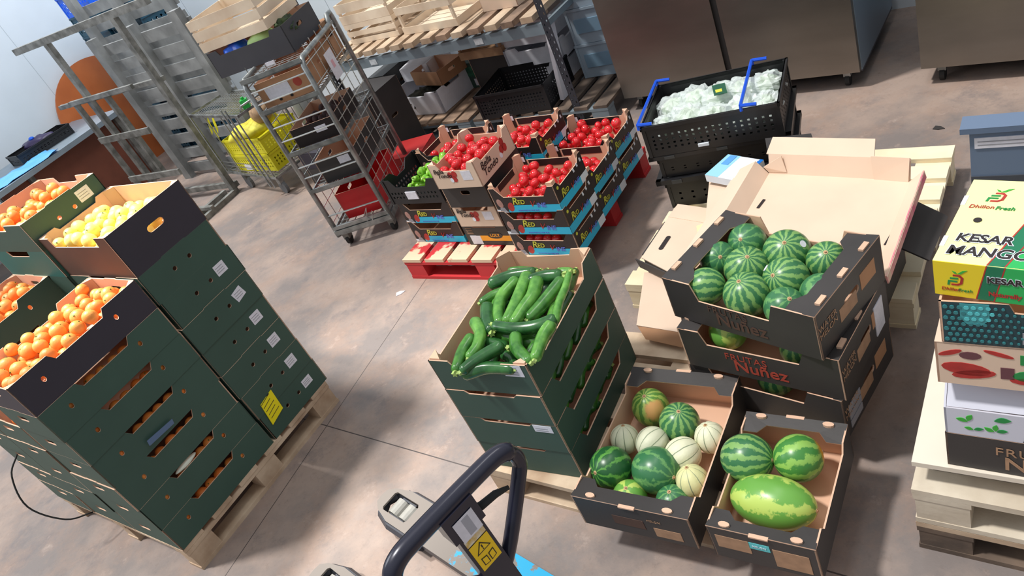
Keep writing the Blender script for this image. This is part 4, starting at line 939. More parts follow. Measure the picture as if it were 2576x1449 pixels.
# black boxes that carry the carton
def simple_box(name, label, loc, yaw, L, W, H, m, inn=kraft_in, open_=True, cat='box', group=None, lidm=None):
    r = thing(name, label, cat, loc, yaw, group)
    tray(r, L, W, {s_: (rect(L if s_ in ('front','back') else W, H), [slot((L if s_ in ('front','back') else W)/2, H*.62, .08, .025)] if s_ in ('left','right') else []) for s_ in ('front','back','left','right')}, m, inn, kraft)
    if not open_: MB().box(0,L,0,W,H-.003,H+.002).build('lid', lidm or m, r)
    return r
for k in range(2):
    simple_box('card_box', ['lower','upper'][k]+' black card box under the front of the large open carton', FE(.68,-.10,.153+k*.145), FE.a-4, .44, .34, .142, black_card, open_=False)
    simple_box('card_box', ['lower','upper'][k]+' black card box under the rear of the large open carton', FE(.66,.27,.153+k*.145), FE.a-4, .44, .24, .142, black_card, open_=False)
o = sheet('card_offcut', 'dark card panel sticking out right of the open carton by the pine pallet', [(1.27,1.98,.40),(1.33,1.86,.36),(1.55,2.05,.32),(1.50,2.20,.38)], black_card)
o = sheet('card_offcut', 'black card panel propped behind the open carton beside the blue-barred crates', [(1.26,2.76,.44),(1.42,2.64,.44),(1.44,2.70,.50),(1.28,2.80,.52)], black_card)
# flattened cartons on the left
r = thing('flattened_carton', 'flattened brown carton with black outer edge and a hand slot, left of the watermelons', 'carton', (.70,2.74,.30), 0)
def wp(name, pts, m, th=.005, par=None):
    o = sheet(name, None, pts, m, th); mw = o.matrix_world.copy(); o.parent = par; o.matrix_local = Matrix.Translation(-Vector(par.location)) @ mw; return o
wp('main_panel', [(.575,2.72,.30),(.63,2.52,.30),(.90,2.74,.30),(.80,2.915,.30)], kraft_pale, par=r)
wp('end_panel', [(.80,2.915,.302),(.90,2.74,.302),(.985,2.80,.30),(.88,2.98,.30)], kraft_pale, par=r)
wp('front_edge', [(.555,2.74,.295),(.63,2.515,.295),(.635,2.505,.245),(.56,2.73,.25)], black_card, par=r)
o = MB().prism(slot(0,0,.1,.022), .0, .001).build('hand_slot', print_black, r, (.0,.0,.0015), (0,0,rad(40)))
wp('yellow_offcut', [(.83,2.66,.306),(.90,2.64,.306),(.94,2.72,.306),(.86,2.74,.306)], yellow_box, .002, r)
simple_box('card_box', 'black card box holding up the flattened brown carton', (.69,2.655,.153), 40, .24, .15, .125, black_card, open_=False)
r = thing('flattened_carton', 'long folded brown card sheet drooping between the two wooden pallets', 'carton', (.53,2.45,.2), 0)
wp('main_panel', [(.395,2.42,.215),(.56,2.70,.235),(.665,2.60,.235),(.53,2.25,.215)], kraft_pale, par=r)
wp('folded_flap', [(.395,2.42,.213),(.53,2.25,.213),(.50,2.22,.175),(.40,2.36,.175)], kraft_brown, par=r)
r = thing('flattened_carton', 'upright brown card flap standing left of the large open carton', 'carton', (.97,2.66,.42), 0)
wp('main_panel', [(.80,2.50,.41),(1.02,2.86,.43),(1.14,2.84,.44),(.93,2.42,.42)], kraft_pale, par=r)
simple_box('card_box', 'brown card box under the upright card flap', (.98,2.56,.153), 58, .26, .12, .25, kraft_pale, open_=False)
# small blue and white carton
sb = thing('small_carton', 'small blue and white carton lying on the brown card', 'carton', (.985,2.812,.447), -66)
MB().box(0,.19,0,.165,0,.035).build('body', white_ink, sb); MB().box(.0,.07,.0,.165,.035,.036).build('printed_band', mat('light_blue_print', (150,206,236), .4), sb)
MB().box(.075,.17,.015,.155,.036,.0375).build('label', mat('bright_white', (250,252,255), .5), sb); MB().box(.02,.055,.09,.16,.036,.038).build('printed_block', mat('mid_blue_print', (96,160,222), .4), sb)
MB().box(.17,.19,.0,.05,.035,.0365).build('printed_block', mat('strong_blue_print', (20,110,200), .4), sb); MB().box(.172,.19,.1,.165,.035,.0365).build('printed_block', MATS['strong_blue_print'], sb)

# ---------------------------------------------------------------- right stack: mango carton and what is below it
FM = F(.822, 1.153, -47)
r = simple_box('card_box', 'black card box with lettering, lowest on the pale board', FM(0,0,.373), FM.a, .6, .4, .13, black_card)
letter(r, 'front', .6, .4, .185, .085, 'FRUTAS', .042, kraft_ink, space=1.1); letter(r, 'front', .6, .4, .215, .04, 'Nu\u00f1ez', .068, kraft_ink, bold=.001)
r = thing('leaf_print_box', 'pale grey carton printed with green leaves', 'box', FM(.002,.0,.505), FM.a)
tray(r, .6, .4, {'front': (notch(.6,.125,.62,.63,0) if 0 else rect(.6,.095), []), 'back': (rect(.6,.18), []), 'left': ([(0,0),(.4,0),(.4,.095),(.33,.17),(0,.17)], []), 'right': ([(0,0),(.4,0),(.4,.17),(.07,.17),(0,.095)], [])}, grey_white, grey_white, grey_white)
def leaf(root, side, L, W, x, z, s, m, a=0, off=.0014):
    P = []
    for k in range(9): tt = k/8; P.append((tt*s, .32*s*sin(pi*tt)))
    for k in range(7, 0, -1): tt = k/8; P.append((tt*s, -.2*s*sin(pi*tt)))
    P = [(x+px*cos(a)-pz*sin(a), z+px*sin(a)+pz*cos(a)) for px, pz in P]
    on(root, side, L, W, 0,0,0,0, m, 'printed_leaf', poly=P, off=off)
for x, z, s, m, a in ((.025,.06,.026,bright_green_ink,-.3),(.05,.055,.026,bright_green_ink,1.2),(.105,.068,.036,green_ink,.2),(.042,.03,.02,bright_green_ink,-.3),(.062,.025,.022,green_ink,.3),(.105,.028,.024,bright_green_ink,2.6),(.11,.028,.024,green_ink,.3),(.108,.03,.024,bright_green_ink,1.5),(.205,.065,.026,bright_green_ink,.5)): leaf(r, 'front', .6, .4, x, z, s, m, a)
on(r, 'front', .6, .4, 0,0,0,0, ink, 'printed_badge', poly=slot(.22,.035,.1,.045)); letter(r, 'front', .6, .4, .215, .035, 'W', .036, white_ink, off=.002, bold=.001); letter(r, 'front', .6, .4, .185, .008, 'Product', .014, ink, shear=.3)
fl_ = flap(r, [(.006,.006,.094),(.006,.06,.15),(.17,.06,.15),(.21,.006,.098)], grey_white)
for x, a in ((.075,2.4),(.10,.5)): MB().prism([(0,0),(.012,.008),(.026,0),(.012,-.007)], 0, .001).build('printed_leaf', bright_green_ink, r, (x,.03,.124), (rad(46),0,a))
r = simple_box('card_box', 'brown carton printed with red chillies and aubergines', FM(-.004,-.004,.695), FM.a, .6, .4, .135, kraft_pale, open_=False)
L_, W_ = .6, .4
for x, z, w_, h_, m, a in ((.03,.105,.026,.007,red_ink,.4),(.07,.1,.022,.012,mat('aubergine_ink', (104,62,70), .5),0),(.125,.112,.03,.006,red_ink,-.3),(.06,.055,.05,.02,red_ink,-.1),(.075,.04,.045,.014,red_ink,.2),(.19,.05,.04,.018,green_ink,.1),(.19,.032,.045,.012,red_ink,0)):
    on(r, 'front', L_, W_, 0,0,0,0, m, 'printed_vegetable', poly=circ(x,z,w_,h_,14,a))
on(r, 'front', L_, W_, .128,.035,.026,.036, MATS['aubergine_ink'], 'printed_vegetable'); on(r, 'front', L_, W_, .165,.085,.2,.03, green_ink, 'printed_band'); letter(r, 'front', L_, W_, .215, .1, 'Fresh', .026, white_ink, off=.002, bold=.0006)
r = thing('dotted_box', 'dark teal box with aqua dots, under the mango carton', 'box', FM(.012,-.006,.835), FM.a)
tray(r, .58, .38, {'front': ([(0,0),(.58,0),(.58,.075),(.25,.075),(.22,.095),(.14,.1),(.13,.125),(0,.125)], []), 'back': (rect(.58,.125), []), 'left': (rect(.38,.125), []), 'right': (rect(.38,.125), [])}, dk_teal, kraft_in, kraft)
on(r, 'front', .58, .38, 0,0,0,0, mat('aqua_tab', (64,150,156), .5), 'printed_tab', poly=[(.04,.122),(.04,.08),(.052,.062),(.08,.06),(.095,.078),(.095,.122)])
for i in range(16):
    for j in range(7):
        x = .012+.0135*i+(.0068 if j % 2 else 0); z = .012+.0165*j
        s_ = .0052-.00022*i+(.0008 if 2.5 < i < 6.5 and j > 3 else 0)
        if s_ > .0012 and not (z > .10 and x > .125): on(r, 'front', .58, .38, 0,0,0,0, dot_ink if 3 <= i <= 6 and j > 3 else mat('teal_dot', (52,128,134), .5), 'printed_dot', poly=circ(x,z,s_,s_,8), off=.0022)
letter(r, 'front', .58, .38, .178, .035, 'm', .07, grey_ink, bold=.0015)
FG = F(.835, 1.160, -55)
mg = thing('mango_carton', 'closed bright yellow and green mango carton, top of the right stack', 'carton', FG(0,0,.965), FG.a)
ML, MW, MH = .42, .30, .095
MB().box(0,ML,0,MW,0,MH).build('body', yellow_box, mg)
h1 = MH-.001
on(mg, 'front', ML, MW, 0,0,0,0, gold_box, 'printed_band', poly=[(0,0),(.08,0),(.101,h1),(0,h1)])
on(mg, 'front', ML, MW, 0,0,0,0, green_box, 'printed_band', poly=[(.08,0),(.113,0),(.134,h1),(.101,h1)], off=.0014); on(mg, 'front', ML, MW, 0,0,0,0, lime_box, 'printed_band', poly=[(.113,0),(ML,0),(ML,h1),(.134,h1)], off=.0014)
on(mg, 'front', ML, MW, 0,0,0,0, red_ink, 'printed_stripe', poly=[(.079,0),(.0815,0),(.1025,h1),(.1,h1)], off=.0018); on(mg, 'front', ML, MW, 0,0,0,0, red_ink, 'printed_stripe', poly=[(.112,0),(.1145,0),(.1355,h1),(.133,h1)], off=.0018)
letter(mg, 'front', ML, MW, .133, .058, 'KESAR', .022, white_ink, bold=.0016, off=.0022); letter(mg, 'front', ML, MW, .133, .058, 'KESAR', .022, print_black, bold=.0006, off=.003); letter(mg, 'front', ML, MW, .133, .02, 'Naturally', .016, red_ink, off=.0022, bold=.0005)
letter(mg, 'front', ML, MW, .134, .039, 'Fresh Mango', .012, rust_ink, off=.0022) if 0 else None
letter(mg, 'front', ML, MW, .032, .02, 'Dhillon', .0125, red_ink, off=.0022, shear=.15); letter(mg, 'front', ML, MW, .06, .02, 'Fresh', .0125, green_ink, off=.0022, shear=.15)
# lid artwork lies in the lid's own plane
def lid_on(poly, m, name, z=.0008): mb = MB(); mb.prism(poly, MH, MH+z); return mb.build(name, m, mg)
m1_ = MW-.001
lid_on([(.102,.001),(.134,.001),(.207,m1_),(.170,m1_)], green_box, 'printed_band'); lid_on([(.134,.001),(ML-.001,.001),(ML-.001,m1_),(.207,m1_)], lime_box, 'printed_band')
lid_on([(.1005,.001),(.1035,.001),(.1715,m1_),(.1685,m1_)], red_ink, 'printed_stripe', .0012); lid_on([(.1325,.001),(.1355,.001),(.2085,m1_),(.2055,m1_)], red_ink, 'printed_stripe', .0012)
def lid_text(x, y, body, size, m, a=0, dz=.0014, **k): return link('lettering', text_mesh(body, size, m, **k), mg, M=Matrix.Translation((x,y,MH+dz)) @ Matrix.Rotation(a, 4, 'Z'))
for bw, m_, dz in ((.0026, white_ink, .0014), (.0008, print_black, .0022)):
    lid_text(.076, .082, 'KESAR', .037, m_, 0, dz, bold=bw, shear=.1); lid_text(.094, .038, 'MANGO', .041, m_, 0, dz, bold=bw, shear=.1)
lid_text(.042, .196, 'Dhillon', .017, red_ink, 0, shear=.15); lid_text(.088, .194, 'Fresh', .017, green_ink, 0, shear=.15, bold=.0003)
def logo(P, s, lift, side=None):
    segs = [([(0,0),(.5,0),(.5,.14),(.14,.14),(.14,.34),(0,.34)][:0] or [(.25,0),(.7,0),(.95,.2),(.95,.75),(.7,1),(.25,1),(.25,.86),(.62,.86),(.78,.72),(.78,.26),(.62,.14),(.25,.14)], red_ink),
            ([(0,.0),(.14,0),(.14,.3),(.6,.3),(.6,.44),(.0,.44)], green_ink), ([(.1,.58),(.62,.58),(.62,.72),(.1,.72)], green_ink), ([(.5,1.08),(.75,1.1),(1.1,1.5),(.8,1.42)], bright_green_ink), ([(.5,1.08),(.3,1.15),(.15,1.35),(.4,1.25)], bright_green_ink)]
    for pl, m in segs:
        Q = [(P[0]+x*s+.15*y*s, P[1]+y*s) for x, y in pl]
        if side: on(mg, 'front', ML, MW, 0,0,0,0, m, 'printed_logo', poly=Q, off=.0022)
        else: lid_on(Q, m, 'printed_logo', .0014)
logo((.044,.218), .034, 0); logo((.026,.032), .03, 0, side='front')
lid_on(circ(.047,.148,.0085,.0085,14), print_black, 'vent_hole', .0016)
for y in (.05,.2): MB().box(-.0015,.008,y,y+.035,MH-.02,MH+.001).build('clear_tab', label_w, mg)

# weighing display on a post behind the mango carton
r = thing('scale_display', 'blue-grey weighing display with a long white label, at the right picture edge', 'scale', (1.375,1.705,0), -46)
MB().box(0,.36,0,.045,.745,.905).build('display_body', mat('slate_blue_plastic', (104,122,146), .45), r); MB().box(-.022,.38,-.012,.06,.9,.918).build('top_ledge', mat('slate_blue_lid', (100,118,144), .45), r)
MB().box(.0,.36,-.004,.05,.70,.748).build('lower_band', mat('charcoal_plastic', (66,70,78), .5), r); MB().box(.02,.34,.004,.04,.58,.70).build('lower_body', mat('pale_grey_plastic', (160,162,168), .5), r)
MB().box(.15,.19,.01,.035,.02,.58).build('post', dark_steel, r); MB().box(.0,.34,-.1,.16,.0,.02).build('foot_plate', dark_steel, r)
on(r, 'front', .36, .045, .012,.845,.2,.035, label_w, 'label', off=.003)
for k in range(2): on(r, 'front', .36, .045, .02,.855+.011*k,.16,.003, grey_ink, 'label_line', off=.0036)
# ---------------------------------------------------------------- fridges
def fridge(label, loc, yaw, L, W, H, doors):
    r = thing('steel_fridge', label, 'fridge', loc, yaw)
    MB().box(0,L,.04,W,.10,H).build('cabinet', [blue_side], r)
    x = 0
    for dw in doors:
        d = MB().box(x+.004, x+dw-(.035 if dw == doors[0] and x == 0 else .004), 0, .045, .105, H-.02).build('door', inox, r); MB().box(x+dw-.06,x+dw-.035,-.03,0,.9,1.3).build('handle', chrome, d)
        if x == 0: MB().box(dw-.033, dw+.002, .012, .044, .105, H-.02).build('door_gasket', mat('gasket_black', (30,28,28), .6), r)
        x += dw
    MB().box(0,L,.05,W,.085,.10).build('plinth', dark_steel, r)
    for cx in (.09, L-.09):
        for cy in (.07, W-.1):
            c = MB().cyl((cx-.012,cy,.035),(cx+.012,cy,.035),.035,16).build('castor', rubber, r, smooth=False); MB().box(cx-.02,cx+.02,cy-.02,cy+.02,.06,.088).build('bracket', galv, c)
    return r
ff = F(2.30,3.655,132.6)(1.52,0)
fridge('wide two-door stainless steel fridge on castors', (*ff[:2],0), -47.4, 1.52, .85, 2.0, [.79,.73])
f2 = F(2.475,3.40,-50)
fridge('second stainless steel fridge, cut by the right picture edge', f2(0,0,0), -50, 1.4, .8, 2.0, [.7,.7])

# ---------------------------------------------------------------- floor rubbish
for i, (x, y, s_, lb) in enumerate([(1.02,3.02,.03,'crumpled scrap of clear plastic on the floor left of the black crate stack'),(.93,2.98,.018,'dry leaf on the floor near the red pallet'),(2.25,3.0,.035,'dark scrap on the floor in front of the fridges'),(-.62,3.93,.04,'white scuff of torn paper on the floor before the red pallet'),(-.93,1.98,.03,'thin white paper sliver on the floor near the citrus pallet')]):
    P = [(s_*(1 if k % 2 else .5)*cos(k*1.05), s_*.5*(1 if k % 3 else .6)*sin(k*1.05)) for k in range(6)]
    o = MB().prism(P, 0, .004).build('floor_scrap', [label_w, mat('dry_leaf', (120,128,70), .8), black_card, label_w, label_w][i], None, (x, y, .0), (0,0,i)); tag(o, lb, 'litter')
# ---------------------------------------------------------------- pallet truck
FJ = F(-.87, 2.33, -57)
jk = thing('pallet_truck', 'blue pallet truck with dark looped handle, worn forks in the foreground', 'pallet truck', FJ(0,0,0), FJ.a)
def fork(y0):
    w = .078; out = [(1.12,-w),(1.12,w),(.12,w),(.035,.055),(.0,.03),(-.004,0),(.0,-.03),(.035,-.055),(.12,-w)]
    sl = [(.05,-.035),(.05,.035),(.06,.045),(.20,.045),(.21,.035),(.21,-.035),(.20,-.045),(.06,-.045)]
    me = panel_mesh('fork', [(x,z) for x,z in out], [[(x,z) for x,z in sl]], .008, [fork_m, dark_steel, fork_m])
    # panel lies in xz; turn it flat with its outer face up
    o = link('fork', me, jk, M=Matrix.Translation((0,y0,.082)) @ Matrix.Rotation(-pi/2, 4, 'X') @ Matrix.Scale(-1, 4, (0,0,1)))
    MB().box(.1,1.12,y0-w,y0-w+.008,.035,.078).box(.1,1.12,y0+w-.008,y0+w,.035,.078).build('fork_rail', dark_steel, jk)
    MB().tube([(.34,y0-w+.004,.055),(.12,y0-w+.004,.05),(.035,y0-.051,.045),(.003,y0,.042),(.035,y0+.051,.045),(.12,y0+w-.004,.05),(.34,y0+w-.004,.055)], .022, 6).build('fork_nose', dark_steel, jk)
    for x in (.095,.165): MB().cyl((x,y0-.034,.037),(x,y0+.034,.037),.036,18).build('roller', mat('worn_roller', (150,148,142), .5, var=.1, scale=30), jk, smooth=False)
    MB().box(.085,.175,y0-.044,y0-.036,.02,.06).box(.085,.175,y0+.036,y0+.044,.02,.06).build('roller_link', dark_steel, jk)
fork(0); fork(-.385)
MB().box(1.10,1.19,-.47,.085,.03,.16).build('cross_member', mat('blue_enamel', (26,150,200), .4), jk)
MB().prism([(1.12,-.30),(1.32,-.26),(1.36,-.19),(1.32,-.12),(1.12,-.08)], .05, .42).build('pump_body', MATS['blue_enamel'], jk)
MB().cyl((1.30,-.25,.09),(1.30,-.20,.09),.09,20).cyl((1.30,-.18,.09),(1.30,-.13,.09),.09,20).build('steer_wheel', rubber, jk)
navy_en = mat('navy_enamel', (34,35,52), .3, .2, coat=.4)
def J(p):      # world to truck-local
    t_ = rad(-FJ.a); dx, dy = p[0]-FJ.x, p[1]-FJ.y; return Vector((cos(t_)*dx-sin(t_)*dy, sin(t_)*dx+cos(t_)*dy, p[2]))
hc = Vector((-.302,1.062,1.15)); bd = Vector((cos(rad(28)), sin(rad(28)), 0)); dn = Vector((.02,-.03,-1)).normalized()
def HP(s_, d_): return J(hc+bd*s_+dn*d_)
loop = [HP(0,.255), HP(.06,.20), HP(.155,.085), HP(.172,.055), HP(.165,.02), HP(.135,.0), HP(.06,-.004), HP(-.08,-.004), HP(-.135,.0), HP(-.165,.02), HP(-.172,.055), HP(-.155,.085), HP(-.06,.20), HP(0,.255)]
def smooth_path(P, n=5): return catmull(P, n)
MB().tube(smooth_path(loop), [.0205 if 20 < i < 46 else .0165 for i in range(len(smooth_path(loop)))], 14).build('handle_loop', navy_en, jk, smooth=True)
fx = Vector((cos(rad(-62)), sin(rad(-62)), 0))
def SM():
    M = Matrix.Identity(4); a = J(hc+bd)-J(hc); b_ = J(hc+fx)-J(hc); c = J(hc+dn)-J(hc); b_ = c.cross(a).normalized(); a = b_.cross(c)
    for r_ in range(3): M[r_][0], M[r_][1], M[r_][2], M[r_][3] = a[r_], b_[r_], c[r_], J(hc)[r_]
    return M
S = SM(); sy = 1 if (S.to_3x3() @ Vector((0,1,0))).dot(J(hc+fx)-J(hc)) > 0 else -1
link('shaft', MB().box(-.033,.033,-.018,.018,.01,.86).mesh('shaft', navy_en), jk, M=S)
link('control_head', MB().box(-.042,.042,-.024,.024,.0,.07).mesh('control_head', navy_en), jk, M=S)
def shaft_label(name, z0, z1, m, x0=-.026, x1=.026, off=.0192):
    y0, y1 = sorted((sy*off, sy*(off-.0006))); return link(name, MB().box(x0,x1,y0,y1,z0,z1).mesh(name, m), jk, M=S)
shaft_label('label', .022, .08, label_w, off=.0262); shaft_label('label', .027, .075, mat('label_grey', (170,172,182), .5), -.006, .012, .0266)
shaft_label('worn_label', .082, .103, mat('worn_gold_label', (214,176,70), .5, rgb2=(232,228,214), scale=60)); shaft_label('warning_label', .106, .183, mat('warning_yellow', (246,206,20), .4))
wt = MB(); wt.prism([(-.019,.160),(.019,.160),(0,.133)], 0, .0004); mm_ = Matrix(((1,0,0,0),(0,0,sy,sy*.0196),(0,1,0,-.022),(0,0,0,1)))
link('warning_symbol', wt.mesh('warning_symbol', ink), jk, M=S @ mm_); wt = MB(); wt.prism([(-.0145,.1575),(.0145,.1575),(0,.1375)], .0004, .0007)
link('warning_symbol', wt.mesh('warning_symbol', MATS['warning_yellow']), jk, M=S @ mm_); wt = MB(); wt.prism(rh(-.0015,.0015,.142,.151), .0007, .001).prism(rh(-.0015,.0015,.153,.156), .0007, .001)
link('warning_symbol', wt.mesh('warning_symbol', ink), jk, M=S @ mm_); wt = MB(); wt.prism([(-.017,.172),(-.002,.175),(-.002,.197),(-.017,.194)], 0, .0005).prism([(.002,.175),(.017,.172),(.017,.194),(.002,.197)], 0, .0005)
link('manual_symbol', wt.mesh('manual_symbol', ink), jk, M=S @ mm_); wt = MB(); wt.prism([(-.015,.1745),(-.004,.177),(-.004,.1945),(-.015,.192)], .0005, .0008).prism([(.004,.177),(.015,.1745),(.015,.192),(.004,.1945)], .0005, .0008)
link('manual_symbol', wt.mesh('manual_symbol', MATS['warning_yellow']), jk, M=S @ mm_)
p0 = hc+dn*.06; lv = [J(p0+bd*.02-fx*.01), J(p0+bd*.05+fx*.005), J(p0+bd*.085+fx*.015+Vector((0,0,.004))), J(p0+bd*.115+fx*.02+Vector((0,0,-.006)))]
MB().tube(lv, [.011,.010,.009,.005], 8).build('release_lever', rubber, jk, smooth=True)

# ---------------------------------------------------------------- roll cage
FC = F(-.915, 4.857, -20.3); CW, CD = .42, .73
cg = thing('roll_cage', 'tall narrow galvanised roll cage holding several boxes on wire shelves', 'roll cage', FC(0,0,0), FC.a)
for x in (0, CW):
    P = [(x,0,.1),(x,0,1.25),(x,.03,1.288),(x,.62,1.288),(x,.66,1.34),(x,CD-.01,1.34),(x,CD,1.31),(x,CD,.1)]
    MB().tube(P, .018, 10).build('side_frame', galv, cg, smooth=True)
    for k in range(9): MB().tube([(x,0,.2+.13*k),(x,CD,.2+.13*k)], .0035, 5, cap=False).build('side_wire', chrome, cg)
    for k in range(5): MB().tube([(x,CD*(k+1)/6,.12),(x,CD*(k+1)/6,1.34)], .003, 5, cap=False).build('side_wire', chrome, cg)
MB().box(-.01,CW+.01,-.02,.0,.115,.15).box(-.01,CW+.01,CD,CD+.02,.115,.15).box(0,CW,-.0,.03,.10,.115).build('base_bar', galv, cg)
MB().box(-.01,.02,0,CD,.10,.14).box(CW-.02,CW+.01,0,CD,.10,.14).build('base_rail', galv, cg)
def wire_shelf(root, L, W, z, nx=5, ny=14, m=chrome, fr=galv, x0=0, y0=0):
    b = MB(); b.box(x0,x0+L,y0-.006,y0+.008,z-.012,z+.012).box(x0,x0+L,y0+W-.008,y0+W+.006,z-.012,z+.012).box(x0,x0+.01,y0,y0+W,z-.01,z+.01).box(x0+L-.01,x0+L,y0,y0+W,z-.01,z+.01)
    s_ = b.build('shelf_frame', fr, root); b = MB()
    for i in range(nx): x = x0+L*(i+1)/(nx+1); b.tube([(x,y0,z-.004),(x,y0+W,z-.004)], .003, 5, cap=False)
    for i in range(ny): y = y0+W*(i+1)/(ny+1); b.tube([(x0,y,z),(x0+L,y,z)], .0025, 5, cap=False)
    b.build('shelf_wires', m, s_); return s_
for z in (.16,.47,.755,1.065,1.28): wire_shelf(cg, CW, CD, z); MB().box(-.005,CW+.005,-.018,-.004,z-.002,z+.024).build('shelf_lip', galv, cg)
for z in (.27,.58,.66,.86,.96,1.13,1.21): MB().tube([(0,-.006,z),(CW,-.006,z)], .0055, 6).build('front_bar', chrome, cg)
for x, y in ((.03,.05),(CW-.03,.05),(.03,CD-.05),(CW-.03,CD-.05)):
    c = MB().cyl((x-.012,y,.04),(x+.012,y,.04),.04,16).build('castor', rubber, cg); MB().box(x-.022,x+.022,y-.03,y+.03,.05,.1).build('castor_fork', galv_d, c)
MB().box(CW+.016,CW+.018,.28,.42,1.02,1.2).build('paper_sign', label_w, cg); MB().box(CW+.0182,CW+.019,.33,.37,1.09,1.14).build('printed_mark', mat('pale_red_ink', (222,170,180), .6), cg)
MB().tube([(.24,-.01,.11),(.3,-.015,.25),(.26,-.02,.2),(.3,-.02,.15),(.33,-.02,.22)], .003, 5).build('wire_hook', chrome, cg)
# goods in the cage
def gb(name, label, x, y, z, L, W, H, m, tilt=0, **k): return simple_box(name, label, FC(x,y,z), FC.a+tilt, L, W, H, m, **k)
q = gb('card_box', 'brown card box with white paper taped on, upper shelf of the roll cage', .03, .04, 1.08, .36, .5, .16, kraft_brown)
on(q, 'front', .36, .5, .05, .04, .17, .08, label_w, 'paper_label'); 
for x in (.12,.2): on(q, 'front', .36, .5, 0,0,0,0, print_black, 'hole', poly=circ(x,.025,.011,.009,10), off=.0016)
on(q, 'front', .36, .5, 0,0,0,0, rust_ink, 'printed_ring', poly=circ(.28,.09,.028,.03,14), off=.0013)
q = gb('card_box', 'dark box of mixed dark produce on the middle shelf of the roll cage', .08, .03, .77, .32, .45, .13, print_black); on(q, 'front', .32, .45, .17,.06,.08,.04, label_w, 'label')
fill(pack(16,.09,.39,.04,.47,.03,.05,77,zmax=.2), FC, .77, [fruit_mesh('dark_root', .03, .03, [mat('beetroot_skin', (74,44,44), .7, rgb2=(40,28,30), scale=30), scar_m])], 'beetroot', 'dark round root vegetable in the dark box of the roll cage', 'vegetable', 'dark roots in the roll cage')
q = gb('card_box', 'black card box with white label on the lower shelf of the roll cage', .12, .03, .485, .29, .5, .17, black_card); on(q, 'front', .29, .5, .16,.1,.085,.05, label_w, 'label')
q = gb('plastic_crate', 'red plastic crate at the bottom of the roll cage', .10, .06, .175, .30, .5, .2, red_pl, inn=red_pl)
q = gb('card_box', 'brown carton standing behind the papered box in the roll cage', .25, .55, 1.08, .15, .16, .24, kraft_brown, open_=False)
# black box and poplar crate on top of the cage
FX = F(-1.075, 5.19, -28)
r = thing('card_box', 'black card box of blue and pale green bags on top of the roll cage', 'box', FX(0,0,1.302), FX.a)
tray(r, .6, .42, {'front': (notch(.6,.17,.09,.49,.035), []), 'back': (rect(.6,.17), []), 'left': (rect(.42,.17), []), 'right': (rect(.42,.17), [slot(.2,.11,.07,.025)])}, mat('charcoal_card', (64,64,70), .6, var=.05), kraft_in, black_card)
on(r, 'front', .6, .42, .36, -.03, .07, .03, label_w, 'label', off=.006)
from mathutils import noise as _nz
def lump(name, label, c, rx, ry, rz, m, cat, k=.25, fr=14, smooth=True, rot=(0,0,0), kind=None):
    b = MB(); b.ball((0,0,0), rx, ry, rz, 28, 18); V = []
    for v in b.v: p = Vector(v); V.append(tuple(p*(1+k*_nz.noise(p*fr+Vector(c)))))
    b.v = V; o = b.build(name, m, None, c, rot, smooth=smooth)
    if label: tag(o, label, cat)
    return o
lump('white_bag', 'white plastic bag bulging in a slot of the nearest citrus stack', FB(.26,.022,.151+h+.122), .06, .016, .014, mat('white_bag', (214,220,206), .5), 'bag', .2, 20, True, (0,0,rad(FB.a)))
lump('plastic_bag', 'crumpled blue plastic bag in the black box on the roll cage', FX(.17,.09,1.41), .085, .07, .07, mat('blue_bag', (40,110,226), .3, rgb2=(30,70,190), scale=20), 'bag', .35, 20)
lump('cloth_wrap', 'pale green crumpled wrap in the black box on the roll cage', FX(.37,.09,1.425), .11, .07, .06, mat('pale_green_wrap', (190,226,150), .6, var=.06, scale=10), 'bag', .3, 12)
lump('leafy_greens', 'dark leafy greens at the right of the black box on the roll cage', FX(.50,.2,1.42), .08, .14, .06, mat('leafy_green', (70,90,50), .7, rgb2=(36,50,34), scale=30), 'vegetable', .5, 40)
def wood_crate_thing(name, label, F0, z, L, W, H, slats=2, group=None, m=wood_crate, sh=.07):
    r = thing(name, label, 'wooden crate', F0(0,0,z), F0.a, group); t_ = .006
    for x in (t_, L-t_-.02):
        for y in (t_, W-t_-.02): MB().box(x,x+.02,y,y+.02,0,H).build('corner_post', m, r)
    gap = (H-slats*sh)/max(1, slats-1) if slats > 1 else 0
    for k in range(slats):
        z0 = k*(sh+gap)
        MB().box(0,L,0,t_,z0,z0+sh).build('slat', m, r); MB().box(0,L,W-t_,W,z0,z0+sh).build('slat', m, r)
        MB().box(0,t_,t_,W-t_,z0,z0+sh).build('slat', m, r); MB().box(L-t_,L,t_,W-t_,z0,z0+sh).build('slat', m, r)
    for k in range(4): MB().box(t_,L-t_,.02+k*(W-.04)/4,.02+k*(W-.04)/4+(W-.04)/4-.012,.004,.010).build('base_slat', m, r)
    return r
FY = F(-1.09, 5.22, -29)
wood_crate_thing('wooden_crate', 'pale poplar crate perched on the black box above the roll cage', FY, 1.478, .53, .42, .2, 3, sh=.058)

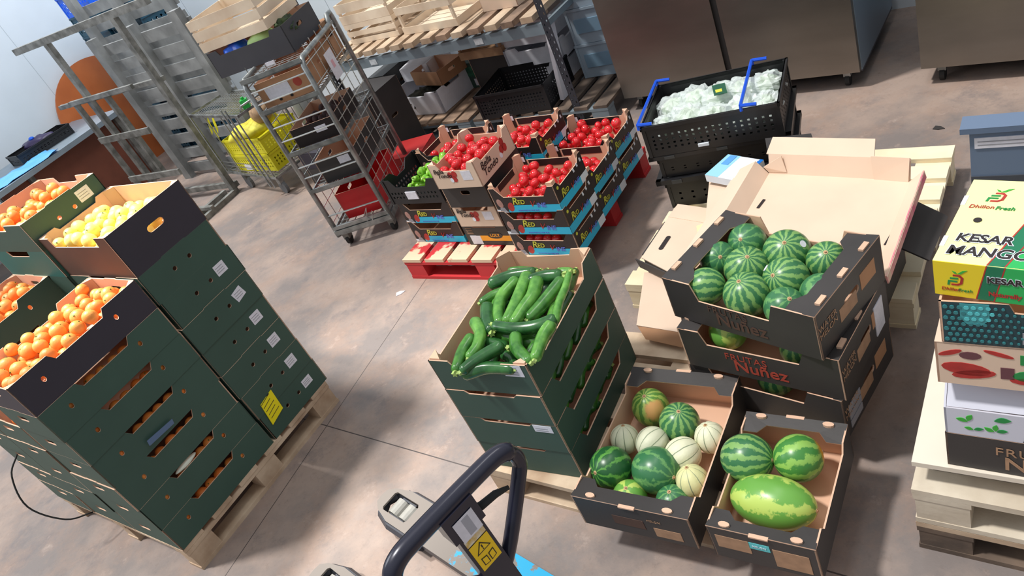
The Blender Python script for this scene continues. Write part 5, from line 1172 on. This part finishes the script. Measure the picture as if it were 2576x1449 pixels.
# ---------------------------------------------------------------- racking
FK = F(-.55, 6.54, -47); KL, KD = 2.2, 1.0
rk = thing('racking', 'grey steel racking with a perforated upright, carrying slatted pallets', 'racking', FK(0,0,0), FK.a)
for y in (0, KD-.04): MB().box(0,KL,y,y+.04,.70,.775).build('beam', steel_blue, rk)
for x in (.0, .72, 1.45, KL-.03): MB().box(x,x+.03,.04,KD-.04,.72,.76).build('cross_bar', steel_blue, rk)
ho = [slot_ for k in range(44) for slot_ in (circ(.017,.06+.05*k,.006,.011,8),)]
ho2 = [circ(.043,.085+.05*k,.006,.011,8) for k in range(44)]
for x in (-.06, KL):
    for y in (0, KD-.06):
        a = link('upright', panel_mesh('upright', rect(.06,2.3), ho+ho2, .003, [dark_steel]*3), rk, (x, y, 0))
        link('flange', panel_mesh('flange', rect(.05,2.3), ho, .003, [dark_steel]*3), a, M=Matrix.Rotation(pi/2, 4, 'Z') @ Matrix.Translation((0,-.003,0)) if x > 0 else Matrix.Rotation(pi/2, 4, 'Z') @ Matrix.Translation((0,-.06,0)))
for x, w_ in ((.5,.075),(1.6,.075)): MB().box(x,x+w_,-.003,-.0005,.715,.76).build('beam_sticker', mat('worn_sticker', (196,200,204), .5, var=.15, scale=40), rk)
def FKo(x, y): return F(*FK(x, y)[:2], FK.a)
for i, (x, lb) in enumerate([(.02,'slatted wooden pallet on the racking beams under the poplar crates'),(1.12,'slatted wooden pallet on the racking beams nearest the perforated upright')]):
    r = thing('wooden_pallet', lb, 'pallet', FK(x,-.015,.776), FK.a)
    for k in range(7): 
        yy = random.uniform(-.012,.012); MB().box(.155*k,.155*k+.10,yy,1.0+yy,.022,.062).build('deck_board', [wood_pal, wood_old][k % 2 if i else 0], r)
    for y in (.12,.5,.86): MB().box(0,1.03,y,y+.08,0,.022).build('stringer_board', wood_old, r)
FKc = F(*FK(.18,.2)[:2], -49)
wood_crate_thing('wooden_crate', 'lower poplar crate of two at the left of the racking shelf', FKc, .84, .58, .4, .165, 3, sh=.04)
wood_crate_thing('wooden_crate', 'upper poplar crate of two at the left of the racking shelf', FKc, 1.007, .58, .4, .165, 2, sh=.07)
FKd = F(*FK(.83,.16)[:2], -52)
wood_crate_thing('wooden_crate', 'open-sided poplar crate standing in the middle of the racking shelf', FKd, .84, .60, .4, .21, 2, sh=.055)
simple_box('card_box', 'brown card carton on the racking shelf right of the poplar crates', FK(1.55,.28,.84), FK.a-6, .34, .5, .10, kraft_pale, open_=False)
simple_box('plastic_crate', 'dark maroon crate at the right end of the racking shelf', FK(1.72,.72,.84), FK.a, .4, .3, .2, mat('maroon_plastic', (84,30,36), .5), open_=False)
# lower deck pallets on the floor
pallet('wooden_pallet', 'weathered pallet on the floor under the left half of the racking', FKo(0,0), 1.22, 1.0, 'v', wood_old, wood_old, steel_blue, n=8, boards=.125)
pallet('wooden_pallet', 'weathered dark pallet on the floor between the racking upright and the fridge', FKo(1.28,-.02), 1.2, 1.1, 'v', wood_old, wood_dark, steel_blue, n=8, boards=.11)
def foam(name, label, loc, yaw, L, W, H, cut=True, op=True, rot=None, group=None):
    r = thing(name, label, 'foam box', loc, yaw, group, rot); t_ = .02
    fr = notch(L,H,.25*L,.75*L,.03,.02) if cut else rect(L,H)
    for sd, (o_, w_) in {'front': (fr, L), 'back': (rect(L,H), L), 'left': (rect(W,H), W), 'right': (notch(W,H,.3*W,.7*W,.03,.02) if cut else rect(W,H), W)}.items():
        link('side_wall', panel_mesh('side_wall', o_, [], t_, [styro]*3), r, M=side_M(sd, L, W))
    MB().box(t_,L-t_,t_,W-t_,0,.015).build('base', styro, r)
    if not op: MB().box(0,L,0,W,H,H+.02).build('lid', styro, r)
    return r
FS1 = F(*FK(.25,.20)[:2], -52)
foam('foam_box', 'open white foam box on the lower pallet of the racking', FS1(0,0,.152), -52, .62, .46, .19)
lump('leaf_litter', 'dark wilted leaves inside the open white foam box', FS1(.28,.2,.24), .2, .15, .05, mat('wilted_leaf', (70,66,54), .9, rgb2=(34,36,30), scale=30), 'leaves', .5, 30)['kind'] = 'stuff'
simple_box('card_box', 'torn brown card box resting on the white foam box', FS1(.24,.16,.345), -60, .38, .3, .12, kraft_brown, open_=True)
foam('foam_box', 'white foam lid block tipped behind the torn brown box', FS1(.02,.24,.345), -40, .3, .2, .10, cut=False, op=False)
simple_box('card_box', 'dark grey box standing left of the white foam box', FK(.02,.30,.152), FK.a, .2, .4, .34, grey_pl, open_=False)
foam('foam_box', 'white foam box on end at the far left under the racking', FK(.06,.72,.152), FK.a, .36, .26, .44, cut=False, op=False)
r = simple_box('card_box', 'upright dark green printed box behind the white foam box', FK(.78,.56,.152), FK.a-4, .28, .1, .22, green_card, open_=False); on(r, 'front', .28, .1, .17,.02,.09,.06, label_w, 'label'); on(r, 'front', .28,.1,.06,.1,.15,.09, mat('leaf_print', (40,110,80), .5, rgb2=(30,70,56), scale=30), 'printed_panel')
simple_box('card_box', 'black box in the shadow under the racking, below the slatted crate', FK(1.02,.5,.152), FK.a, .42, .4, .29, black_card, open_=False)
wood_crate_thing('wooden_crate', 'brown slatted crate just under the racking beam', F(*FK(1.0,.44)[:2], -50), .446, .46, .36, .16, 2, m=mat('brown_slat_wood', (190,150,114), .8, rgb2=(150,114,86), scale=5), sh=.065)
foam('foam_box', 'white foam box behind the large mesh crate, lowest of its pile', FK(1.44,.42,.152), FK.a, .5, .4, .17)
foam('foam_box', 'white foam box behind the large mesh crate, middle of its pile', FK(1.47,.40,.325), FK.a+3, .5, .4, .15)
foam('foam_box', 'white foam box close under the beam, top of its pile', FK(1.38,.46,.48), FK.a-3, .52, .4, .15, cut=False, op=False)
o = MB().box(0,.03,0,.10,0,.60).build('foam_slab', styro, None, FK(2.03,.12,.158), (rad(0),rad(9),rad(FK.a))); tag(o, 'white foam slab leaning beside the perforated upright', 'foam slab')
r = crate('plastic_crate', 'large black mesh crate with white label, on the lower pallet of the racking', FK(1.42,-.05,.153), -42, .6, .44, .20, black_pl, nx=20, nz=5, hx=.5, hz=.5); on(r, 'right', .6, .4, .2,.06,.1,.1, label_w, 'label', off=.006)
for i in range(3):
    r = crate('plastic_crate', 'pale blue-grey plastic bin between racking and fridge, '+['bottom','middle','top'][i]+' of three', FK(2.09+.01*i,.43,.153+i*.262), FK.a+2, .36, .48, .26, mat('pale_blue_grey_plastic', (150,166,180), .4, var=.05), nx=3, nz=1, hx=.25, hz=.2)
    on(r, 'front', .36, .5, .05,.08,.24,.1, mat('blue_tint_panel', (120,150,172), .35), 'panel', off=.009)

# ---------------------------------------------------------------- wire cart with yellow crates
FR2 = F(-1.91, 7.12, -57)
ct = thing('wire_cart', 'two-level wire trolley carrying yellow crates behind the roll cage', 'trolley', FR2(0,0,0), FR2.a)
wire_shelf(ct, .98, .42, .2, 16, 6); wire_shelf(ct, 1.02, .42, .80, 18, 6)
for x in (.02,.32,.66,.95): MB().tube([(x,0,.2),(x+.0,0,.80)], .007, 6).build('upright_wire', galv, ct)
for x in (.02,.95): MB().tube([(x,.42,.2),(x,.42,.80)], .011, 8).build('post', galv, ct)
for x in (.78,.86): MB().tube([(x,-.01,.1),(x,-.01,.86)], .009, 6).build('upright_wire', galv, ct)
for k in range(3): MB().tube([(.02,-.005,.24+.04*k),(.95,-.005,.24+.04*k)], .004, 5).build('side_wire', chrome, ct)
MB().tube([(.98,.05,.80),(1.05,.05,.86),(1.05,.36,.86),(.98,.36,.80)], .009, 8).build('handle', galv, ct, smooth=True)
for x in (.18,.86):
    for y in (.06,.36):
        c = MB().cyl((x,y-.014,.06),(x,y+.014,.06),.06,18).build('castor', grey_rubber, ct); MB().box(x-.03,x+.03,y-.022,y+.022,.1,.19).build('castor_fork', galv, c)
def FRo(x,y): return F(*FR2(x,y)[:2], FR2.a+6)
yc = crate('plastic_crate', 'yellow plastic crate on the wire trolley, lower of two', FRo(.30,.02)(0,0,.214), FR2.a+6, .6, .4, .17, yellow_pl, nx=16, nz=3, hx=.4, hz=.6); on(yc, 'front', .6, .4, .12,.02,.1,.05, label_w, 'label', off=.009)
crate('plastic_crate', 'yellow plastic crate on the wire trolley, upper of two', FRo(.30,.02)(.01,0,.388), FR2.a+6, .6, .4, .15, yellow_pl, nx=16, nz=3, hx=.4, hz=.6)
lump('net_bag', 'folded yellow net sacks heaped in the upper yellow crate', FR2(.62,.2,.56), .22, .16, .07, mat('yellow_net', (226,220,70), .6, rgb2=(206,190,60), scale=20), 'sack', .35, 9)
lump('sack', 'brown paper sack slumped behind the yellow crates', FR2(.75,.3,.68), .1, .1, .1, mat('sack_paper', (176,144,112), .8, var=.1, scale=10), 'sack', .3, 9)
for i, (x, z, a) in enumerate([(.12,.68,.4),(.2,.60,-.3),(.28,.70,.2)]):
    o = MB().prism([(0,0),(.03,.05),(.02,.15),(.0,.19),(-.02,.10)], 0, .003).build('net_corner', yellow_pl, None, FR2(x,.04,z-.1), (rad(80), a, rad(FR2.a))); tag(o, 'pointed yellow net corner sticking up left of the yellow crates', 'net', 'yellow net corners')
o = MB().box(-.03,.03,-.03,.03,0,.07).tube([(0,0,.07),(0,0,.09)], .014, 8).build('bottle', mat('green_bottle', (40,170,70), .3), None, FR2(1.0,.12,.815)); tag(o, 'small bright green bottle on the upper wire shelf', 'bottle')
b = MB(); b.tube([(0,0,0),(0,0,.3),(0,0,.55),(0,0,.6)], [.13,.145,.14,.10], 20); o = b.build('grey_bin', mat('grey_sack_plastic', (150,152,152), .6, var=.08, scale=8), None, FR2(.78,.72,0), smooth=True); o.scale = (1,1,1.5); tag(o, 'tall pale grey tub standing behind the wire trolley', 'tub')
for k in range(2): simple_box('card_box', ['lower','upper'][k]+' black box on the floor between wire trolley and roll cage', (-1.13,6.32,.001+k*.15), -48, .34, .4, .148, navy_card if k else black_card, open_=False)
b = simple_box('card_box', 'large black box standing behind the roll cage by the racking', (-.60,5.95,.0), -47, .35, .4, .62, black_card, open_=False)
simple_box('card_box', 'red card box on the floor behind the roll cage', (-.42,5.42,.0), -30, .3, .3, .22, mat('red_card', (176,40,40), .5), open_=False)

# ---------------------------------------------------------------- galvanised frame and slatted grey panels
FGf = F(-1.918, 7.037, 138)
gf = thing('galvanised_frame', 'tall galvanised tube frame with two forward feet, in front of the grey slatted panels', 'metal frame', FGf(0,0,0), FGf.a)
def bar(name, x0, x1, z0, z1, y0=-.025, y1=.025, m=galv_d): return MB().box(x0,x1,y0,y1,z0,z1).build(name, m, gf)
bar('post', .0, .06, .0, 1.76); bar('post', 1.14, 1.2, .0, 1.76); bar('top_rail', -.5, 1.74, 1.76, 1.82); bar('mid_rail', .0, 1.82, 1.16, 1.20, -.065, -.025); bar('mid_rail', .35, 1.45, 1.19, 1.23, .025, .06)
bar('side_post', 1.42, 1.46, .12, 1.2); bar('cross_rail', .56, 1.44, .76, .82, .025, .05); bar('cross_rail', .56, 1.44, .30, .36, .025, .05); bar('inner_post', .86, .90, .3, 1.2)
for x in (-.01, .16): MB().box(x,x+.045,.0,.50,.0,.05).build('foot', galv_d, gf)
MB().box(1.13,1.19,.0,.50,.0,.05).build('foot', galv_d, gf); bar('base_rail', .0, 1.2, .05, .10, -.065, -.025); MB().box(-.01,.2,.30,.34,.05,.08).build('foot_tie', galv_d, gf)
FG2 = F(-2.13, 7.92, 136)
grey_wood = mat('grey_slat', (150,152,152), .7, rgb2=(118,120,120), scale=5)
for j, (x0, yy, hh, lb) in enumerate([(-.95,0,1.6,'grey slatted panel standing upright behind the galvanised frame, nearest'),(-.35,-.40,2.0,'taller grey slatted panel standing behind the first one, up against the blue crates')]):
    r = thing('slatted_panel', lb, 'pallet', FG2(x0,yy,0), FG2.a)
    for x in (0,.75,1.45): MB().box(x,x+.12,.03,.10,0,hh).build('upright', grey_wood, r)
    n = int(hh/.17)
    for k in range(n): MB().box(-.02,1.6,0,.03,.04+.17*k,.04+.17*k+.105).build('slat', grey_wood, r)
for s_, (x, y, n, lb) in enumerate([(-3.02,9.50,9,'left'),(-2.55,9.0,8,'right')]):
    for k in range(n):
        m = blue_crate if k == n-1 and s_ == 0 else teal_crate
        crate('plastic_crate', '%s crate, %s of the %s stack by the white wall' % ('bright blue' if m is blue_crate else 'dark teal', ORD[k], lb), (x, y, .001+k*.222), -47, .6, .4, .22, m, nx=10, nz=3, hx=.4, hz=.5)
# ---------------------------------------------------------------- steel table, brown boards
FTb = F(-3.672-1.6*cos(rad(50)), 7.934-1.6*sin(rad(50)), 50)
tb = thing('steel_table', 'long steel-topped work table along the white wall', 'table', FTb(0,0,0), 50)
MB().box(0,2.75,0,1.0,.80,.85).build('table_top', mat('table_steel', (150,164,176), .4, .5, var=.06), tb)
for x in (.1,1.5,2.65):
    for y in (.06,.9): MB().box(x,x+.05,y,y+.05,0,.80).build('leg', galv_d, tb)
MB().box(1.2,2.7,.12,.15,.02,.79).build('front_panel', mat('red_brown_board', (124,70,52), .5, rgb2=(104,58,44), scale=3), tb)
dc = MB(); dc.tube([(0,0,-.014),(0,0,.014)], .68, 64); WLy = F(*WL(.22,-.20)[:2], 44)
o = dc.build('round_table_top', [mat('orange_wood', (196,110,60), .4, rgb2=(178,96,50), scale=3)], None, WLy(0,0,.66), (rad(80),0,rad(44))); tag(o, 'round orange-brown table top leaning against the white wall', 'table top')
bt_ = crate('plastic_crate', 'black plastic tray on the steel table', FTb(1.72,.42,.852), 42, .62, .30, .11, black_pl, nx=14, nz=2, hx=.5, hz=.5)
pbg = lump('plastic_bag', 'dark purple bag with a blue cap inside the black tray on the table', FTb(2.1,.62,.93), .17, .1, .06, mat('purple_bag', (54,44,84), .4), 'bag', .4, 12)
MB().ball((0,0,0), .03,.03,.02, 10, 6).build('bottle_cap', blue_crate, pbg, (-.03,-.03,.06))
b = MB(); n = 14
for i in range(n+1):
    for j in range(n+1):
        x, y = i/n*.95, j/n*.6; b.v.append((x, y*(1-.55*abs(x/.95-.2)), .004+.045*abs(_nz.noise(Vector((x*6,y*6,1))))))
for i in range(n):
    for j in range(n): a = i*(n+1)+j; b.f.append((a, a+n+1, a+n+2, a+1)); b.m.append(0)
o = b.build('plastic_sheet', mat('light_blue_sheet', (96,172,246), .35), None, FTb(.95,.08,.852), (0,0,rad(44)), smooth=True); sdf = o.modifiers.new('s','SOLIDIFY'); sdf.thickness = .002
tag(o, 'light blue plastic sheet crumpled on the near end of the steel table', 'plastic sheet')

for p in PROTOS:
    for c in list(p.children_recursive): bpy.data.objects.remove(c, do_unlink=True)
    bpy.data.objects.remove(p, do_unlink=True)
